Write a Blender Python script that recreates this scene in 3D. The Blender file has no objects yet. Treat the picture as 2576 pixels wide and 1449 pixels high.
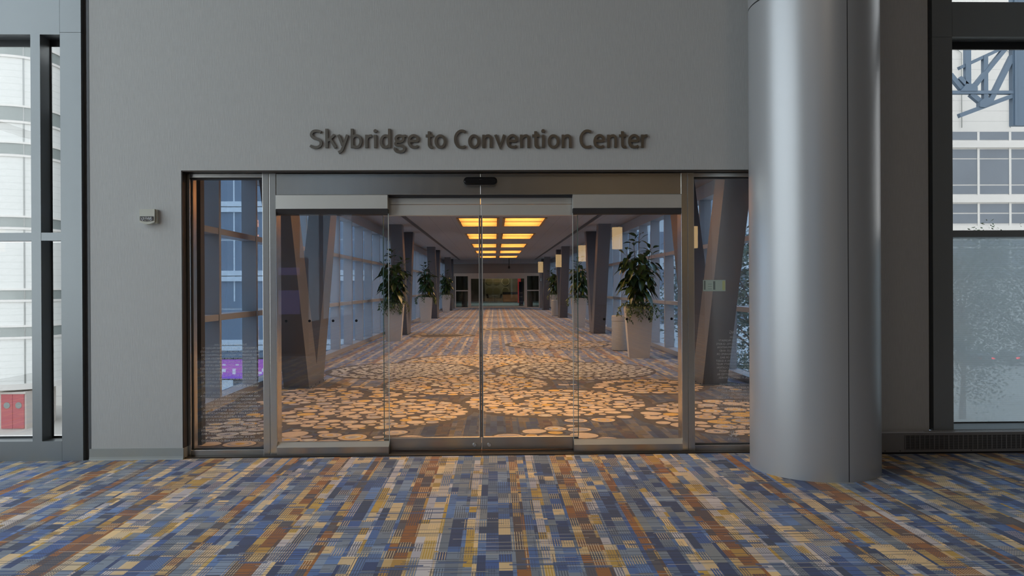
import bpy, bmesh, math, random
from mathutils import Vector, Matrix
R = random.Random(7)
sc = bpy.context.scene
C = sc.collection
PI = math.pi

# ------------------------------------------------------------------ helpers
class MB:
    """collects verts / faces, then links them as one mesh object"""
    def __init__(s): s.v = []; s.f = []; s.m = []; s.sm = set(); s.cur = 0
    def face(s, idx, smooth=False):
        if smooth: s.sm.add(len(s.f))
        s.f.append(idx); s.m.append(s.cur)
    def add(s, pts, faces, smooth=False):
        b = len(s.v); s.v.extend([tuple(p) for p in pts])
        for f in faces: s.face([b + i for i in f], smooth)
        return s
    def box(s, x0, x1, y0, y1, z0, z1):
        p = [(x0,y0,z0),(x1,y0,z0),(x1,y1,z0),(x0,y1,z0),(x0,y0,z1),(x1,y0,z1),(x1,y1,z1),(x0,y1,z1)]
        return s.add(p, [(0,3,2,1),(4,5,6,7),(0,1,5,4),(1,2,6,5),(2,3,7,6),(3,0,4,7)])
    def bbox(s, x0, x1, y0, y1, z0, z1, c=0.004):
        """box with chamfered edges"""
        bm = bmesh.new(); bmesh.ops.create_cube(bm, size=1)
        for v in bm.verts:
            v.co = ((x0+x1)/2+v.co.x*(x1-x0), (y0+y1)/2+v.co.y*(y1-y0), (z0+z1)/2+v.co.z*(z1-z0))
        bmesh.ops.bevel(bm, geom=bm.edges[:], offset=c, segments=2, affect='EDGES', profile=0.5)
        return s.bm(bm)
    def bm(s, bm, smooth=False):
        bm.verts.ensure_lookup_table(); bm.verts.index_update()
        s.add([v.co[:] for v in bm.verts], [[v.index for v in f.verts] for f in bm.faces], smooth); bm.free()
        return s
    def quad(s, a, b, c, d): return s.add([a,b,c,d], [(0,1,2,3)])
    def prism(s, poly, axis, a0, a1):
        """extrude polygon (2D) along axis: 'x' -> poly is (y,z); 'y' -> (x,z); 'z' -> (x,y)"""
        f = {'x': lambda p,a:(a,p[0],p[1]), 'y': lambda p,a:(p[0],a,p[1]), 'z': lambda p,a:(p[0],p[1],a)}[axis]
        n = len(poly)
        pts = [f(p,a0) for p in poly] + [f(p,a1) for p in poly]
        return s.add(pts, [list(range(n))[::-1], list(range(n,2*n))] + [(i,(i+1)%n,n+(i+1)%n,n+i) for i in range(n)])
    def lathe(s, prof, cx=0, cy=0, n=32, smooth=True, a0=0, a1=2*PI):
        """surface of revolution; sharp profile corners get their own vertices so they stay crisp"""
        run = [prof[0]]
        for i in range(1, len(prof)):
            run.append(prof[i])
            if i < len(prof)-1:
                a = Vector((prof[i][0]-prof[i-1][0], prof[i][1]-prof[i-1][1])); b = Vector((prof[i+1][0]-prof[i][0], prof[i+1][1]-prof[i][1]))
                if a.length > 0 and b.length > 0 and a.angle(b) > .6:
                    s._lathe(run, cx, cy, n, smooth, a0, a1); run = [prof[i]]
        return s._lathe(run, cx, cy, n, smooth, a0, a1)
    def _lathe(s, prof, cx, cy, n, smooth, a0, a1):
        b = len(s.v); full = abs(a1-a0-2*PI) < 1e-6
        k = n if full else n+1
        for (r,z) in prof:
            for i in range(k):
                a = a0+(a1-a0)*i/n; s.v.append((cx+r*math.cos(a), cy+r*math.sin(a), z))
        for j in range(len(prof)-1):
            for i in range(n):
                i2 = (i+1)%k
                s.face([b+j*k+i, b+j*k+i2, b+(j+1)*k+i2, b+(j+1)*k+i], smooth)
        return s
    def tube(s, pts, r, n=8, r1=None, smooth=True):
        pts = [Vector(p) for p in pts]; b = len(s.v); m = len(pts)
        for i, p in enumerate(pts):
            t = (pts[min(i+1,m-1)]-pts[max(i-1,0)]).normalized()
            u = t.cross(Vector((0,0,1)));  u = u if u.length > 1e-3 else t.cross(Vector((1,0,0)))
            u.normalize(); w = t.cross(u); rr = r if r1 is None else r+(r1-r)*i/max(1,m-1)
            for k in range(n):
                a = 2*PI*k/n; s.v.append(tuple(p+u*(rr*math.cos(a))+w*(rr*math.sin(a))))
        for i in range(m-1):
            for k in range(n):
                s.face([b+i*n+k, b+i*n+(k+1)%n, b+(i+1)*n+(k+1)%n, b+(i+1)*n+k], smooth)
        s.face([b+k for k in range(n)][::-1]); s.face([b+(m-1)*n+k for k in range(n)])
        return s
    def bar(s, a, b, w, d=None, up=(0,1,0)):
        """rectangular bar from a to b; w = width across, d = depth along 'up'"""
        a = Vector(a); b = Vector(b); d = d or w; t = (b-a).normalized(); u = Vector(up)
        x = t.cross(u).normalized()*(w/2); y = x.cross(t).normalized()*(d/2)
        p = [a-x-y,a+x-y,a+x+y,a-x+y,b-x-y,b+x-y,b+x+y,b-x+y]
        return s.add(p, [(0,3,2,1),(4,5,6,7),(0,1,5,4),(1,2,6,5),(2,3,7,6),(3,0,4,7)])
    def build(s, name, mats, parent=None, label=None):
        if not isinstance(mats, (list, tuple)): mats = [mats]
        off = Vector((0,0,0)); q = parent
        while q is not None: off += q.location; q = q.parent
        me = bpy.data.meshes.new(name)
        me.from_pydata([(x-off.x,y-off.y,z-off.z) for x,y,z in s.v], [], s.f)
        for m in mats: me.materials.append(m)
        me.polygons.foreach_set('material_index', s.m)
        me.polygons.foreach_set('use_smooth', [i in s.sm for i in range(len(s.f))])
        me.update()
        o = bpy.data.objects.new(name, me); C.objects.link(o)
        if parent is not None: o.parent = parent
        if label: o['label'] = label
        return o

def tag(o, label, cat, group=None):
    o['label'] = label; o['category'] = cat
    if group: o['group'] = group
    return o
def thing(name, label, cat, loc=(0,0,0), group=None):
    o = bpy.data.objects.new(name, None); C.objects.link(o); o.location = loc; o.empty_display_size = .1
    return tag(o, label, cat, group)
def struct(o, label=None, cat=None):
    o['kind'] = 'structure'
    if label: o['label'] = label
    if cat: o['category'] = cat
    return o
def sempty(name, label, cat, loc=(0,0,0)):
    o = bpy.data.objects.new(name, None); C.objects.link(o); o.location = loc; o.empty_display_size = .1
    return struct(o, label, cat)
def copy_tree(o, loc, rz, label, sc_=(1,1,1)):
    r = o.copy(); C.objects.link(r); r.location = loc; r.rotation_euler = (0,0,rz); r.scale = sc_; r['label'] = label
    def rec(src, dst):
        for ch in list(src.children):
            c = ch.copy(); C.objects.link(c); c.parent = dst; rec(ch, c)
    rec(o, r); return r

# ------------------------------------------------------------------ materials
def lin(c): return tuple(((v/255)/12.92 if v/255 <= .04045 else ((v/255+.055)/1.055)**2.4) for v in c) + (1,)
class NT:
    def __init__(s, name):
        s.mat = bpy.data.materials.new(name); s.mat.use_nodes = True; s.t = s.mat.node_tree; s.t.nodes.clear()
        s.out = s.t.nodes.new('ShaderNodeOutputMaterial')
    def n(s, typ, **kw):
        x = s.t.nodes.new('ShaderNode'+typ)
        for k, v in kw.items(): setattr(x, k, v)
        return x
    def set(s, inp, v):
        if hasattr(v, 'is_output'): s.t.links.new(v, inp)
        else: inp.default_value = v
    def math(s, op, a, b=0.0, c=None):
        x = s.n('Math', operation=op); s.set(x.inputs[0], a); s.set(x.inputs[1], b)
        if c is not None: s.set(x.inputs[2], c)
        return x.outputs[0]
    def mix(s, f, a, b):
        x = s.n('Mix', data_type='RGBA'); s.set(x.inputs[0], f); s.set(x.inputs[6], a); s.set(x.inputs[7], b)
        return x.outputs[2]
    def ramp(s, f, stops, interp='CONSTANT'):
        x = s.n('ValToRGB'); cr = x.color_ramp; cr.interpolation = interp
        while len(cr.elements) < len(stops): cr.elements.new(.5)
        for e, (p, c) in zip(cr.elements, stops): e.position = p; e.color = c if len(c) == 4 else tuple(c)+(1,)
        s.set(x.inputs[0], f); return x.outputs[0]
    def noise(s, scale, vec=None, detail=4, rough=.55):
        x = s.n('TexNoise'); x.inputs['Scale'].default_value = scale; x.inputs['Detail'].default_value = detail; x.inputs['Roughness'].default_value = rough
        if vec is not None: s.set(x.inputs['Vector'], vec)
        return x.outputs[0]
    def white(s, a, b, c=0.0):
        v = s.n('CombineXYZ'); s.set(v.inputs[0], a); s.set(v.inputs[1], b); s.set(v.inputs[2], c)
        x = s.n('TexWhiteNoise', noise_dimensions='3D'); s.set(x.inputs['Vector'], v.outputs[0]); return x.outputs[0]
    def coord(s, which='Object'): return s.n('TexCoord').outputs[which]
    def pos(s): return s.n('NewGeometry').outputs['Position']
    def mapping(s, vec, scale=(1,1,1), rot=(0,0,0)):
        x = s.n('Mapping'); s.set(x.inputs[0], vec); x.inputs['Scale'].default_value = scale; x.inputs['Rotation'].default_value = rot; return x.outputs[0]
    def bump(s, h, strength=.3, dist=.01):
        x = s.n('Bump'); x.inputs['Strength'].default_value = strength; x.inputs['Distance'].default_value = dist; s.set(x.inputs['Height'], h); return x.outputs[0]
    def princ(s, color, rough=.5, metal=0.0, normal=None, **kw):
        p = s.n('BsdfPrincipled'); s.set(p.inputs['Base Color'], color); s.set(p.inputs['Roughness'], rough); s.set(p.inputs['Metallic'], metal)
        if normal is not None: s.set(p.inputs['Normal'], normal)
        for k, v in kw.items(): s.set(p.inputs[k], v)
        return p.outputs[0]
    def done(s, sh): s.t.links.new(sh, s.out.inputs[0]); return s.mat

def plain(name, rgb, rough=.6, metal=0.0, var=.06, vscale=6, bump=0.0, **kw):
    """colour with slight procedural variation in tone"""
    t = NT(name); c = rgb if len(rgb) == 4 else tuple(rgb)+(1,)
    n = t.noise(vscale, t.pos(), 3)
    dark = tuple(x*(1-var) for x in c[:3])+(1,); light = tuple(min(1, x*(1+var)) for x in c[:3])+(1,)
    col = t.mix(n, dark, light)
    nm = t.bump(t.noise(vscale*25, t.pos(), 2), bump, .002) if bump else None
    return t.done(t.princ(col, rough, metal, nm, **kw))

def brushed(name, rgb, rough=.32, vert=True, aniso=.75):
    t = NT(name)
    m = t.mapping(t.pos(), (4, 4, 90) if not vert else (60, 60, 2))
    n = t.noise(1.0, m, 2)
    col = t.mix(n, tuple(x*.95 for x in rgb)+(1,), tuple(min(1,x*1.04) for x in rgb)+(1,))
    r = t.math('MULTIPLY_ADD', n, .05, rough-.025)
    return t.done(t.princ(col, r, 1.0))

def glass(name, tint=(.93,.96,.95), haze=0.0, hcol=(.8,.85,.87), rough=0.0, lines=0.0, ior=1.5):
    """thin architectural glass: tinted transparency + fresnel reflection (+ optional milky film)"""
    t = NT(name)
    tr = t.n('BsdfTransparent'); tr.inputs[0].default_value = tuple(tint)+(1,)
    gl = t.n('BsdfGlossy'); gl.inputs['Roughness'].default_value = rough; gl.inputs[0].default_value = (1,1,1,1)
    fr = t.n('Fresnel'); bf = t.n('NewGeometry').outputs['Backfacing']
    t.set(fr.inputs[0], t.math('ADD', t.math('MULTIPLY', bf, 1/ior-ior), ior))   # same reflectance on both faces of the pane
    base = tr.outputs[0]
    if haze > 0:
        df = t.n('BsdfDiffuse'); df.inputs[0].default_value = tuple(hcol)+(1,)
        tl = t.n('BsdfTranslucent'); tl.inputs[0].default_value = tuple(hcol)+(1,)
        m0 = t.n('MixShader'); m0.inputs[0].default_value = .75
        t.t.links.new(df.outputs[0], m0.inputs[1]); t.t.links.new(tl.outputs[0], m0.inputs[2])
        m1 = t.n('MixShader')
        if lines > 0:
            sx = t.n('SeparateXYZ'); t.set(sx.inputs[0], t.pos())
            w = t.math('LESS_THAN', t.math('FRACT', t.math('MULTIPLY', sx.outputs[2], 55.0)), .38)
            t.set(m1.inputs[0], t.math('MULTIPLY_ADD', w, lines, haze))
        else: m1.inputs[0].default_value = haze
        t.t.links.new(base, m1.inputs[1]); t.t.links.new(m0.outputs[0], m1.inputs[2]); base = m1.outputs[0]
    m = t.n('MixShader'); t.t.links.new(fr.outputs[0], m.inputs[0]); t.t.links.new(base, m.inputs[1]); t.t.links.new(gl.outputs[0], m.inputs[2])
    return t.done(m.outputs[0])

def emit(name, rgb, strength):
    t = NT(name); e = t.n('Emission'); e.inputs[0].default_value = tuple(rgb)+(1,); e.inputs[1].default_value = strength
    return t.done(e.outputs[0])

def carpet(name, gain=1.0, warm=0.0, seed=0.0):
    """woven carpet: narrow strips of coloured blocks, comb lines, dashes and thin dark weft lines"""
    t = NT(name); sx = t.n('SeparateXYZ'); t.set(sx.inputs[0], t.pos())
    X = t.math('ADD', sx.outputs[0], 40.0); Y = t.math('ADD', sx.outputs[1], 80.0+seed)
    W = .0755
    u = t.math('DIVIDE', X, W); ci = t.math('FLOOR', u); cf = t.math('FRACT', u)
    period = t.math('FRACT', t.math('DIVIDE', t.math('ADD', X, -.17), W*26))
    # strip character across one repeat: 0 cool, .35 warm, .7 pale
    seq = [.35,.7,.7,.0,.0,.7,.0,.0,.0,.35,.0,.7,.0,.0,.35,.35,.7,.0,.0,.35,.0,.0,.7,.0,.0,.35]
    kind = t.ramp(period, [(i/26.0, (v,v,v)) for i, v in enumerate(seq)])
    big = t.white(ci, t.math('FLOOR', t.math('DIVIDE', Y, .62)), 1.0+seed)
    jit = t.math('MULTIPLY', t.white(ci, 3.0, seed), .6)
    Yj = t.math('ADD', Y, jit)
    L = t.math('ADD', .13, t.math('MULTIPLY', t.math('GREATER_THAN', big, .55), .19))
    ri = t.math('FLOOR', t.math('DIVIDE', Yj, L))
    h1 = t.white(ci, ri, 11.0); h2 = t.white(ci, ri, 23.0); h3 = t.white(ci, ri, 37.0)
    def pal(cols): return [(i/len(cols), lin(c)) for i, c in enumerate(cols)]
    cool = t.ramp(h1, pal([(50,62,96),(92,118,162),(122,134,148),(62,92,150),(130,146,168),(54,64,88),(130,132,132),(98,128,176),(46,64,106),(120,128,138),(214,184,134),(76,106,158),(112,120,130),(62,84,130),(128,138,150),(98,112,134)]))
    hot = t.ramp(h1, pal([(150,90,20),(92,70,58),(158,98,24),(180,136,52),(92,74,66),(190,152,78),(138,84,28),(152,94,26),(90,82,82),(204,168,108)]))
    pale = t.ramp(h1, pal([(230,198,142),(190,180,178),(206,184,146),(180,174,178),(196,156,58),(124,136,154),(216,188,144),(204,196,194),(92,114,152),(186,146,54)]))
    isw = t.math('GREATER_THAN', kind, .3); isp = t.math('GREATER_THAN', kind, .6)
    base = t.mix(isp, t.mix(isw, cool, hot), pale)
    # lengthwise thread stripes
    st = t.math('LESS_THAN', t.math('FRACT', t.math('ADD', t.math('MULTIPLY', cf, 5.0), t.math('MULTIPLY', h2, .8))), .36)
    son = t.math('MULTIPLY', st, t.math('GREATER_THAN', t.math('ADD', h2, t.math('MULTIPLY', isw, .22)), .72))
    scol = t.mix(t.math('GREATER_THAN', h3, .45), lin((62,66,82)), lin((214,188,140)))
    base = t.mix(t.math('MULTIPLY', son, .85), base, scol)
    # comb / grid dots in some blocks
    cy = t.math('FRACT', t.math('DIVIDE', Y, .021)); cx = t.math('FRACT', t.math('DIVIDE', X, .0151))
    dot = t.math('MULTIPLY', t.math('LESS_THAN', cy, .42), t.math('LESS_THAN', cx, .52))
    don = t.math('MULTIPLY', dot, t.math('GREATER_THAN', t.white(t.math('FLOOR', t.math('DIVIDE', X, .226)), t.math('FLOOR', t.math('DIVIDE', Yj, .19)), 5.0), .74))
    base = t.mix(t.math('MULTIPLY', don, .8), base, lin((48,58,84)))
    # fine weft ribs
    rib = t.math('LESS_THAN', t.math('FRACT', t.math('DIVIDE', Y, .0125)), .3)
    base = t.mix(t.math('MULTIPLY', rib, t.math('MULTIPLY', h3, .30)), base, lin((50,56,74)))
    # long thin weft lines, dark and some pale
    for per, seg, thr, wid, col, amt, z in ((.031,.37,.66,.20,(38,46,66),.9,51.0),(.047,.30,.72,.15,(44,50,66),.85,77.0),(.067,.28,.80,.10,(196,186,166),.7,91.0)):
        r = t.math('FLOOR', t.math('DIVIDE', Y, per))
        sg = t.math('FLOOR', t.math('DIVIDE', t.math('ADD', X, t.math('MULTIPLY', t.white(r, z), 3.0)), seg))
        on = t.math('MULTIPLY', t.math('GREATER_THAN', t.white(r, sg, z), thr), t.math('LESS_THAN', t.math('FRACT', t.math('DIVIDE', Y, per)), wid))
        base = t.mix(t.math('MULTIPLY', on, amt), base, lin(col))
    # wide navy / blue cross bars
    r = t.math('FLOOR', t.math('DIVIDE', Y, .043)); sg = t.math('FLOOR', t.math('DIVIDE', t.math('ADD', X, t.math('MULTIPLY', t.white(r, 7.0), 2.0)), .16))
    on = t.math('MULTIPLY', t.math('GREATER_THAN', t.white(r, sg, 13.0), .93), t.math('LESS_THAN', t.math('FRACT', t.math('DIVIDE', Y, .043)), .62))
    base = t.mix(t.math('MULTIPLY', on, .85), base, lin((66,84,120)))
    fuzz = t.noise(420, t.pos(), 2)
    base = t.mix(t.math('MULTIPLY', fuzz, .22), base, lin((56,60,72)))
    if warm: base = t.mix(warm, base, lin((120,104,92)))
    if gain != 1.0:
        g = t.n('Mix', data_type='RGBA', blend_type='MULTIPLY'); g.inputs[0].default_value = 1
        t.set(g.inputs[6], base); g.inputs[7].default_value = (gain,gain,gain,1); base = g.outputs[2]
    nm = t.bump(fuzz, .25, .003)
    return t.done(t.princ(base, .92, 0, nm, **{'Specular IOR Level': .25, 'Sheen Weight': .15}))

M = {}
def wallpaper():
    t = NT('wallcovering'); p = t.pos()
    v = t.noise(1.0, t.mapping(p, (150,150,9)), 3, .6); w = t.noise(1.0, t.mapping(p, (8,8,40)), 2)
    col = t.mix(v, (.40,.405,.395,1), (.56,.565,.555,1)); col = t.mix(t.math('MULTIPLY', w, .3), col, (.42,.425,.42,1))
    return t.done(t.princ(col, .75, 0, t.bump(v, .35, .003), **{'Specular IOR Level': .3}))
M['wall'] = wallpaper()
M['alu'] = plain('grey_aluminium_paint', (.25,.272,.28), .34, .45, .04, 2)
M['alu_dark'] = plain('dark_gasket', (.02,.022,.024), .5, 0, .1)
M['gap'] = plain('dark_reveal_channel', (.09,.095,.10), .5, .2, .08)
M['bronze'] = plain('dark_bronze_liner', (.055,.045,.038), .4, .6, .1)
M['steel'] = brushed('brushed_steel_vertical', (.60,.59,.555), .25)
M['steel_h'] = brushed('brushed_steel_horizontal', (.46,.45,.43), .30, False)
M['satin'] = plain('satin_aluminium', (.62,.62,.585), .42, .7, .05, 3)
M['satin_dark'] = plain('dark_satin_and_shade', (.06,.06,.065), .6, .2)  # dark metal parts; also paints the shade under the fixed top rails
M['column'] = plain('silver_column_cladding', (.44,.455,.47), .36, .42, .015, 1.2)
M['base'] = plain('rubber_baseboard', (.30,.315,.30), .5, 0, .05)
M['black'] = plain('black_plastic', (.006,.006,.007), .25, 0, .1)
M['letter'] = brushed('brushed_letter_metal', (.23,.215,.19), .32)
M['letter_side'] = plain('letter_return', (.10,.10,.09), .45, .5)
M['chrome'] = plain('chrome', (.6,.6,.6), .15, 1.0, .03)
M['glass'] = glass('clear_door_glass', (.955,.97,.965))
M['glass_edge'] = plain('green_glass_edge', (.10,.17,.16), .2, 0, .1)
M['glass_edge_pale'] = plain('pale_glass_edge', (.45,.5,.5), .2, 0, .05)
M['win_glass'] = glass('fritted_window_glass', (.61,.60,.585))
M['win_film'] = glass('screened_window_glass', (.42,.45,.46), .44, (.60,.65,.67), lines=.03)
M['win_plain'] = glass('plain_window_glass', (.86,.88,.88))
M['win_dim'] = glass('dim_tinted_glass', (.42,.48,.54))
M['bridge_glass'] = glass('tinted_bridge_glass', (.50,.58,.68))
M['bridge_frame'] = plain('bridge_window_frame', (.34,.34,.35), .45, .3, .05)
M['vcol'] = plain('steel_grey_paint', (.12,.12,.128), .36, .3, .05, 3)
M['ceil'] = None
M['plaster'] = plain('lobby_plaster', (.16,.15,.138), .8)
M['lceil'] = plain('lobby_ceiling_paint', (.42,.40,.38), .85)
M['conv'] = plain('heater_enamel', (.22,.215,.215), .4, .2, .04)
M['conv_dark'] = plain('heater_void', (.012,.012,.013), .7)
M['conv_top'] = plain('heater_top_highlight_metal', (.60,.61,.63), .3, .5, .04)  # tone lightened to carry the window highlights on the top grille
M['strobe'] = plain('cream_strobe_plastic', (.50,.50,.43), .45, 0, .03)
M['pot'] = plain('planter_stone_grey', (.46,.42,.37), .6, 0, .04, 3)
M['soil'] = plain('potting_soil', (.03,.022,.016), .95, 0, .3, 60)
M['bark'] = plain('plant_bark', (.10,.07,.05), .85, 0, .3, 40)
M['bin'] = plain('bin_grey', (.34,.33,.31), .5, .1, .03)
M['white_fac'] = None

def leafmat(name, c0, c1, rough=.35):
    t = NT(name); n = t.noise(3.5, t.pos(), 2)
    col = t.mix(n, tuple(c0)+(1,), tuple(c1)+(1,))
    return t.done(t.princ(col, rough, 0, None, **{'Specular IOR Level': .5}))
M['leaf'] = leafmat('rubber_plant_leaf', (.012,.028,.010), (.05,.085,.022), .28)
M['ivy'] = leafmat('trailing_ivy_leaf', (.03,.06,.018), (.13,.17,.05), .5)
M['blade'] = leafmat('strap_leaf', (.015,.04,.015), (.05,.09,.03), .4)
M['bract'] = leafmat('yellow_bract', (.42,.34,.02), (.62,.50,.04), .5)
M['treeleaf'] = leafmat('street_tree_leaf', (.035,.06,.03), (.10,.14,.08), .6)

def tiles(name, a, line, sx, sy, w=.02, rough=.85):
    """panel joints drawn on a flat surface (world X / Y)"""
    t = NT(name); s = t.n('SeparateXYZ'); t.set(s.inputs[0], t.pos())
    fx = t.math('LESS_THAN', t.math('FRACT', t.math('DIVIDE', s.outputs[0], sx)), w)
    fy = t.math('LESS_THAN', t.math('FRACT', t.math('DIVIDE', s.outputs[1], sy)), w)
    f = t.math('MAXIMUM', fx, fy)
    n = t.noise(5, t.pos(), 3)
    c = t.mix(f, t.mix(n, tuple(x*.94 for x in a)+(1,), tuple(a)+(1,)), tuple(line)+(1,))
    return t.done(t.princ(c, rough))
M['ceil'] = tiles('bridge_ceiling_tile', (.36,.35,.35), (.24,.235,.235), .61, .61, .018)

def ribbed(name, a, b, per, w, axis=2, rough=.7):
    t = NT(name); s = t.n('SeparateXYZ'); t.set(s.inputs[0], t.pos())
    f = t.math('LESS_THAN', t.math('FRACT', t.math('DIVIDE', s.outputs[axis], per)), w)
    c = t.mix(f, tuple(a)+(1,), tuple(b)+(1,))
    return t.done(t.princ(c, rough))
M['facade'] = ribbed('white_facade_panel', (.78,.77,.74), (.60,.60,.58), 1.25, .05)
M['tower'] = ribbed('white_tower_panel', (.80,.82,.80), (.62,.64,.62), .40, .06)
M['fac_white'] = plain('white_spandrel', (.80,.79,.76), .7)
M['fac_win'] = plain('blue_grey_window', (.20,.235,.28), .18, 0, .18, .25)
M['fac_win2'] = plain('green_grey_window', (.30,.34,.33), .2, 0, .2, .5)
M['truss'] = plain('blue_steel_paint', (.13,.19,.265), .5, 0, .05, .5)
M['concrete'] = plain('pale_concrete', (.55,.53,.49), .85, 0, .08, .6)
M['asphalt'] = plain('street_asphalt', (.22,.22,.22), .9, 0, .1, 1)
M['redp'] = plain('red_pillar_paint', (.45,.03,.04), .5)
M['beige'] = plain('beige_wall_panel', (.62,.58,.54), .8)
M['red'] = plain('red_door_paint', (.52,.14,.15), .5)
M['light_tube'] = emit('warm_tube', (1.0,.60,.28), 20)
M['light_pan'] = plain('amber_glow_light_pan', (.42,.235,.075), .6)  # amber put into the pan colour to deepen the lamp glow
M['trimbeige'] = plain('end_wall_trim', (.58,.43,.31), .5)
M['endpanel'] = plain('end_wall_panel', (.27,.20,.155), .5, .2, .06, 2)
M['hall_wall'] = plain('hall_wall', (.21,.20,.15), .8, 0, .45, 1.6)
M['hall_floor'] = plain('hall_blue_carpet', (.10,.20,.28), .9, 0, .15, 3)
M['hall_dark'] = plain('hall_dark_wall', (.05,.05,.045), .8)

# ------------------------------------------------------------------ camera
cam = bpy.data.cameras.new('camera'); cam.sensor_width = 36; cam.lens = 1900/2576*36; cam.clip_start = .05; cam.clip_end = 500
co = bpy.data.objects.new('camera', cam); C.objects.link(co); sc.camera = co
YAW, ROLL, PITCH = .0226, .0050, -.0013
fw = Vector((math.sin(YAW)*math.cos(PITCH), math.cos(YAW)*math.cos(PITCH), math.sin(PITCH)))
rt = fw.cross(Vector((0,0,1))).normalized(); up = rt.cross(fw).normalized()
rt2 = rt*math.cos(ROLL) - up*math.sin(ROLL); up2 = up*math.cos(ROLL) + rt*math.sin(ROLL)
mt = Matrix((rt2, up2, -fw)).transposed().to_4x4(); mt.translation = Vector((0,-6.93,1.55)); co.matrix_world = mt

# ------------------------------------------------------------------ lobby shell
LX0, LX1, LY0, LZ = -7.0, 11.0, -56.0, 9.0
M['lobby_carpet'] = carpet('lobby_carpet', 1.3)
struct(MB().box(LX0, LX1, LY0, .05, -.12, 0).build('floor', M['lobby_carpet']), 'lobby carpet of blue, grey, orange and cream blocks in front of the glass doors', 'floor')
struct(MB().box(LX0, LX1, LY0, .3, LZ, LZ+.2).build('ceiling', M['lceil']), 'lobby ceiling above the doors', 'ceiling')
wf = MB()
wf.box(-3.665, -2.845, 0, .30, 0, LZ).box(2.58, 4.03, 0, .30, 0, LZ).box(-2.845, 2.58, 0, .30, 2.624, LZ)
struct(wf.build('wall_front', M['wall']), 'grey textured wall around the skybridge doors', 'wall')
struct(MB().box(LX1, LX1+.2, LY0, .3, 0, LZ).build('wall_right', M['plaster']), 'right lobby wall', 'wall')
struct(MB().box(LX0-.2, LX1+.2, LY0-.2, LY0, 0, LZ).build('wall_back', M['plaster']), 'far lobby wall', 'wall')
struct(MB().box(LX0-.2, LX0, LY0, -31, 0, LZ).box(LX0-.2, LX0, -20, -9.5, 0, LZ).box(LX0-.2, LX0, -31, -20, 0, .25).box(LX0-.2, LX0, -9.5, .3, 0, .25).box(LX0-.2, LX0, -9.5, .3, 8.7, LZ).build('wall_left', M['plaster']), 'left lobby wall', 'wall')
# rubber base of the left pier with a coved toe, returning into the opening
bb = MB()
prof = [(0,0),(-.022,0),(-.014,.012),(-.010,.03),(-.008,.10),(0,.102)]
bb.prism(prof, 'x', -3.68, -2.835)
bb.box(-2.845, -2.835, -.008, .10, 0, .10)
struct(bb.build('baseboard_front', M['base']), 'grey rubber baseboard left of the doors', 'baseboard')
# dark reveal channels beside the curtain walls
t1 = MB().box(-3.728, -3.665, .03, .10, 0, LZ); t1.box(-3.690, -3.668, .0, .03, 0.10, LZ)
struct(t1.build('trim_1', M['gap']), 'dark channel between window frame and wall, left', 'trim')
t2 = MB().box(4.03, 4.06, .04, .10, .2, LZ)
struct(t2.build('trim_2', M['bronze']), 'dark channel between wall and window frame, right', 'trim')
# bronze liner of the door opening, the reveal's shadow put into its colour
t3 = MB().box(-2.845, -2.838, .004, .30, .10, 2.624).box(-2.845, 2.58, .004, .30, 2.614, 2.624).box(2.573, 2.58, .004, .30, 0, 2.624)
struct(t3.build('trim_3', M['bronze']), 'dark bronze liner of the door opening, reveal shadow in its colour', 'trim')

# ------------------------------------------------------------------ left curtain wall (window_1)
w1 = sempty('window_1', 'grey framed curtain wall left of the textured wall, white tower outside', 'window', (-5.5,0,0))
MB().box(-3.915,-3.728,-.02,.16,0,3.867).build('post', M['alu'], w1)
MB().box(-3.915,-3.728,-.02,.16,3.870,LZ).build('post', M['alu'], w1)
MB().box(LX0,-3.917,-.02,.16,3.85,4.7).build('spandrel', M['alu'], w1)
MB().box(LX0,-3.917,-.02,.16,0,.178).build('sill', M['alu'], w1)
for x in (-4.178,-5.35,-6.52):
    MB().box(x,x+.085,-.02,.15,.178,3.85).build('mullion', M['alu'], w1)
rr = MB()
xs = [LX0,-6.52,-5.35,-4.178,-3.915]
for a,b in zip(xs[:-1],xs[1:]): rr.box(a+(.085 if a>LX0 else 0), b, -.018,.15,1.990,2.062)
rr.build('rail', M['alu'], w1)
g = MB()
for z0,z1 in ((.2,1.985),(2.065,3.80)): g.box(LX0,-3.9,.150,.158,z0,z1)
g.build('pane', M['win_glass'], w1)
gk = MB().box(LX0,-3.915,.135,.15,3.79,3.85).box(LX0,-3.915,.14,.15,.178,.196)
for x in (-4.178,-5.35,-6.52): gk.box(x+.085,x+.093,.135,.152,.178,3.85)
gk.build('gasket', M['alu_dark'], w1)
MB().box(LX0,-3.9,.150,.158,4.7,LZ).build('upper_pane', M['win_glass'], w1)

# ------------------------------------------------------------------ right curtain wall (window_2)
w2 = sempty('window_2', 'dark framed curtain wall right of the round column, blue truss outside', 'window', (7,0,0))
MB().box(4.06,4.248,-.02,.16,.195,3.845).build('post', M['alu'], w2)
MB().box(4.06,4.248,-.02,.16,3.848,LZ).build('post', M['alu'], w2)
MB().box(4.250,LX1,-.02,.16,3.85,4.172).build('spandrel', M['alu'], w2)
MB().box(4.250,LX1,-.015,.15,1.992,2.055).build('rail', M['alu'], w2)
MB().prism([(0,0),(0,.204),(.13,.242),(.15,.242),(.15,0)],'x',4.250,LX1).build('sill', M['alu'], w2)
for x in (6.1,7.9,9.7):
    MB().box(x,x+.085,-.02,.15,.235,3.85).build('mullion', M['alu'], w2)
MB().box(4.248,LX1,.135,.142,2.055,3.80).box(4.248,LX1,.135,.142,4.172,LZ).build('pane', M['win_glass'], w2)
MB().box(4.248,LX1,.135,.142,.25,1.992).build('lower_pane', M['win_film'], w2, 'pane with a milky screen film')
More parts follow.
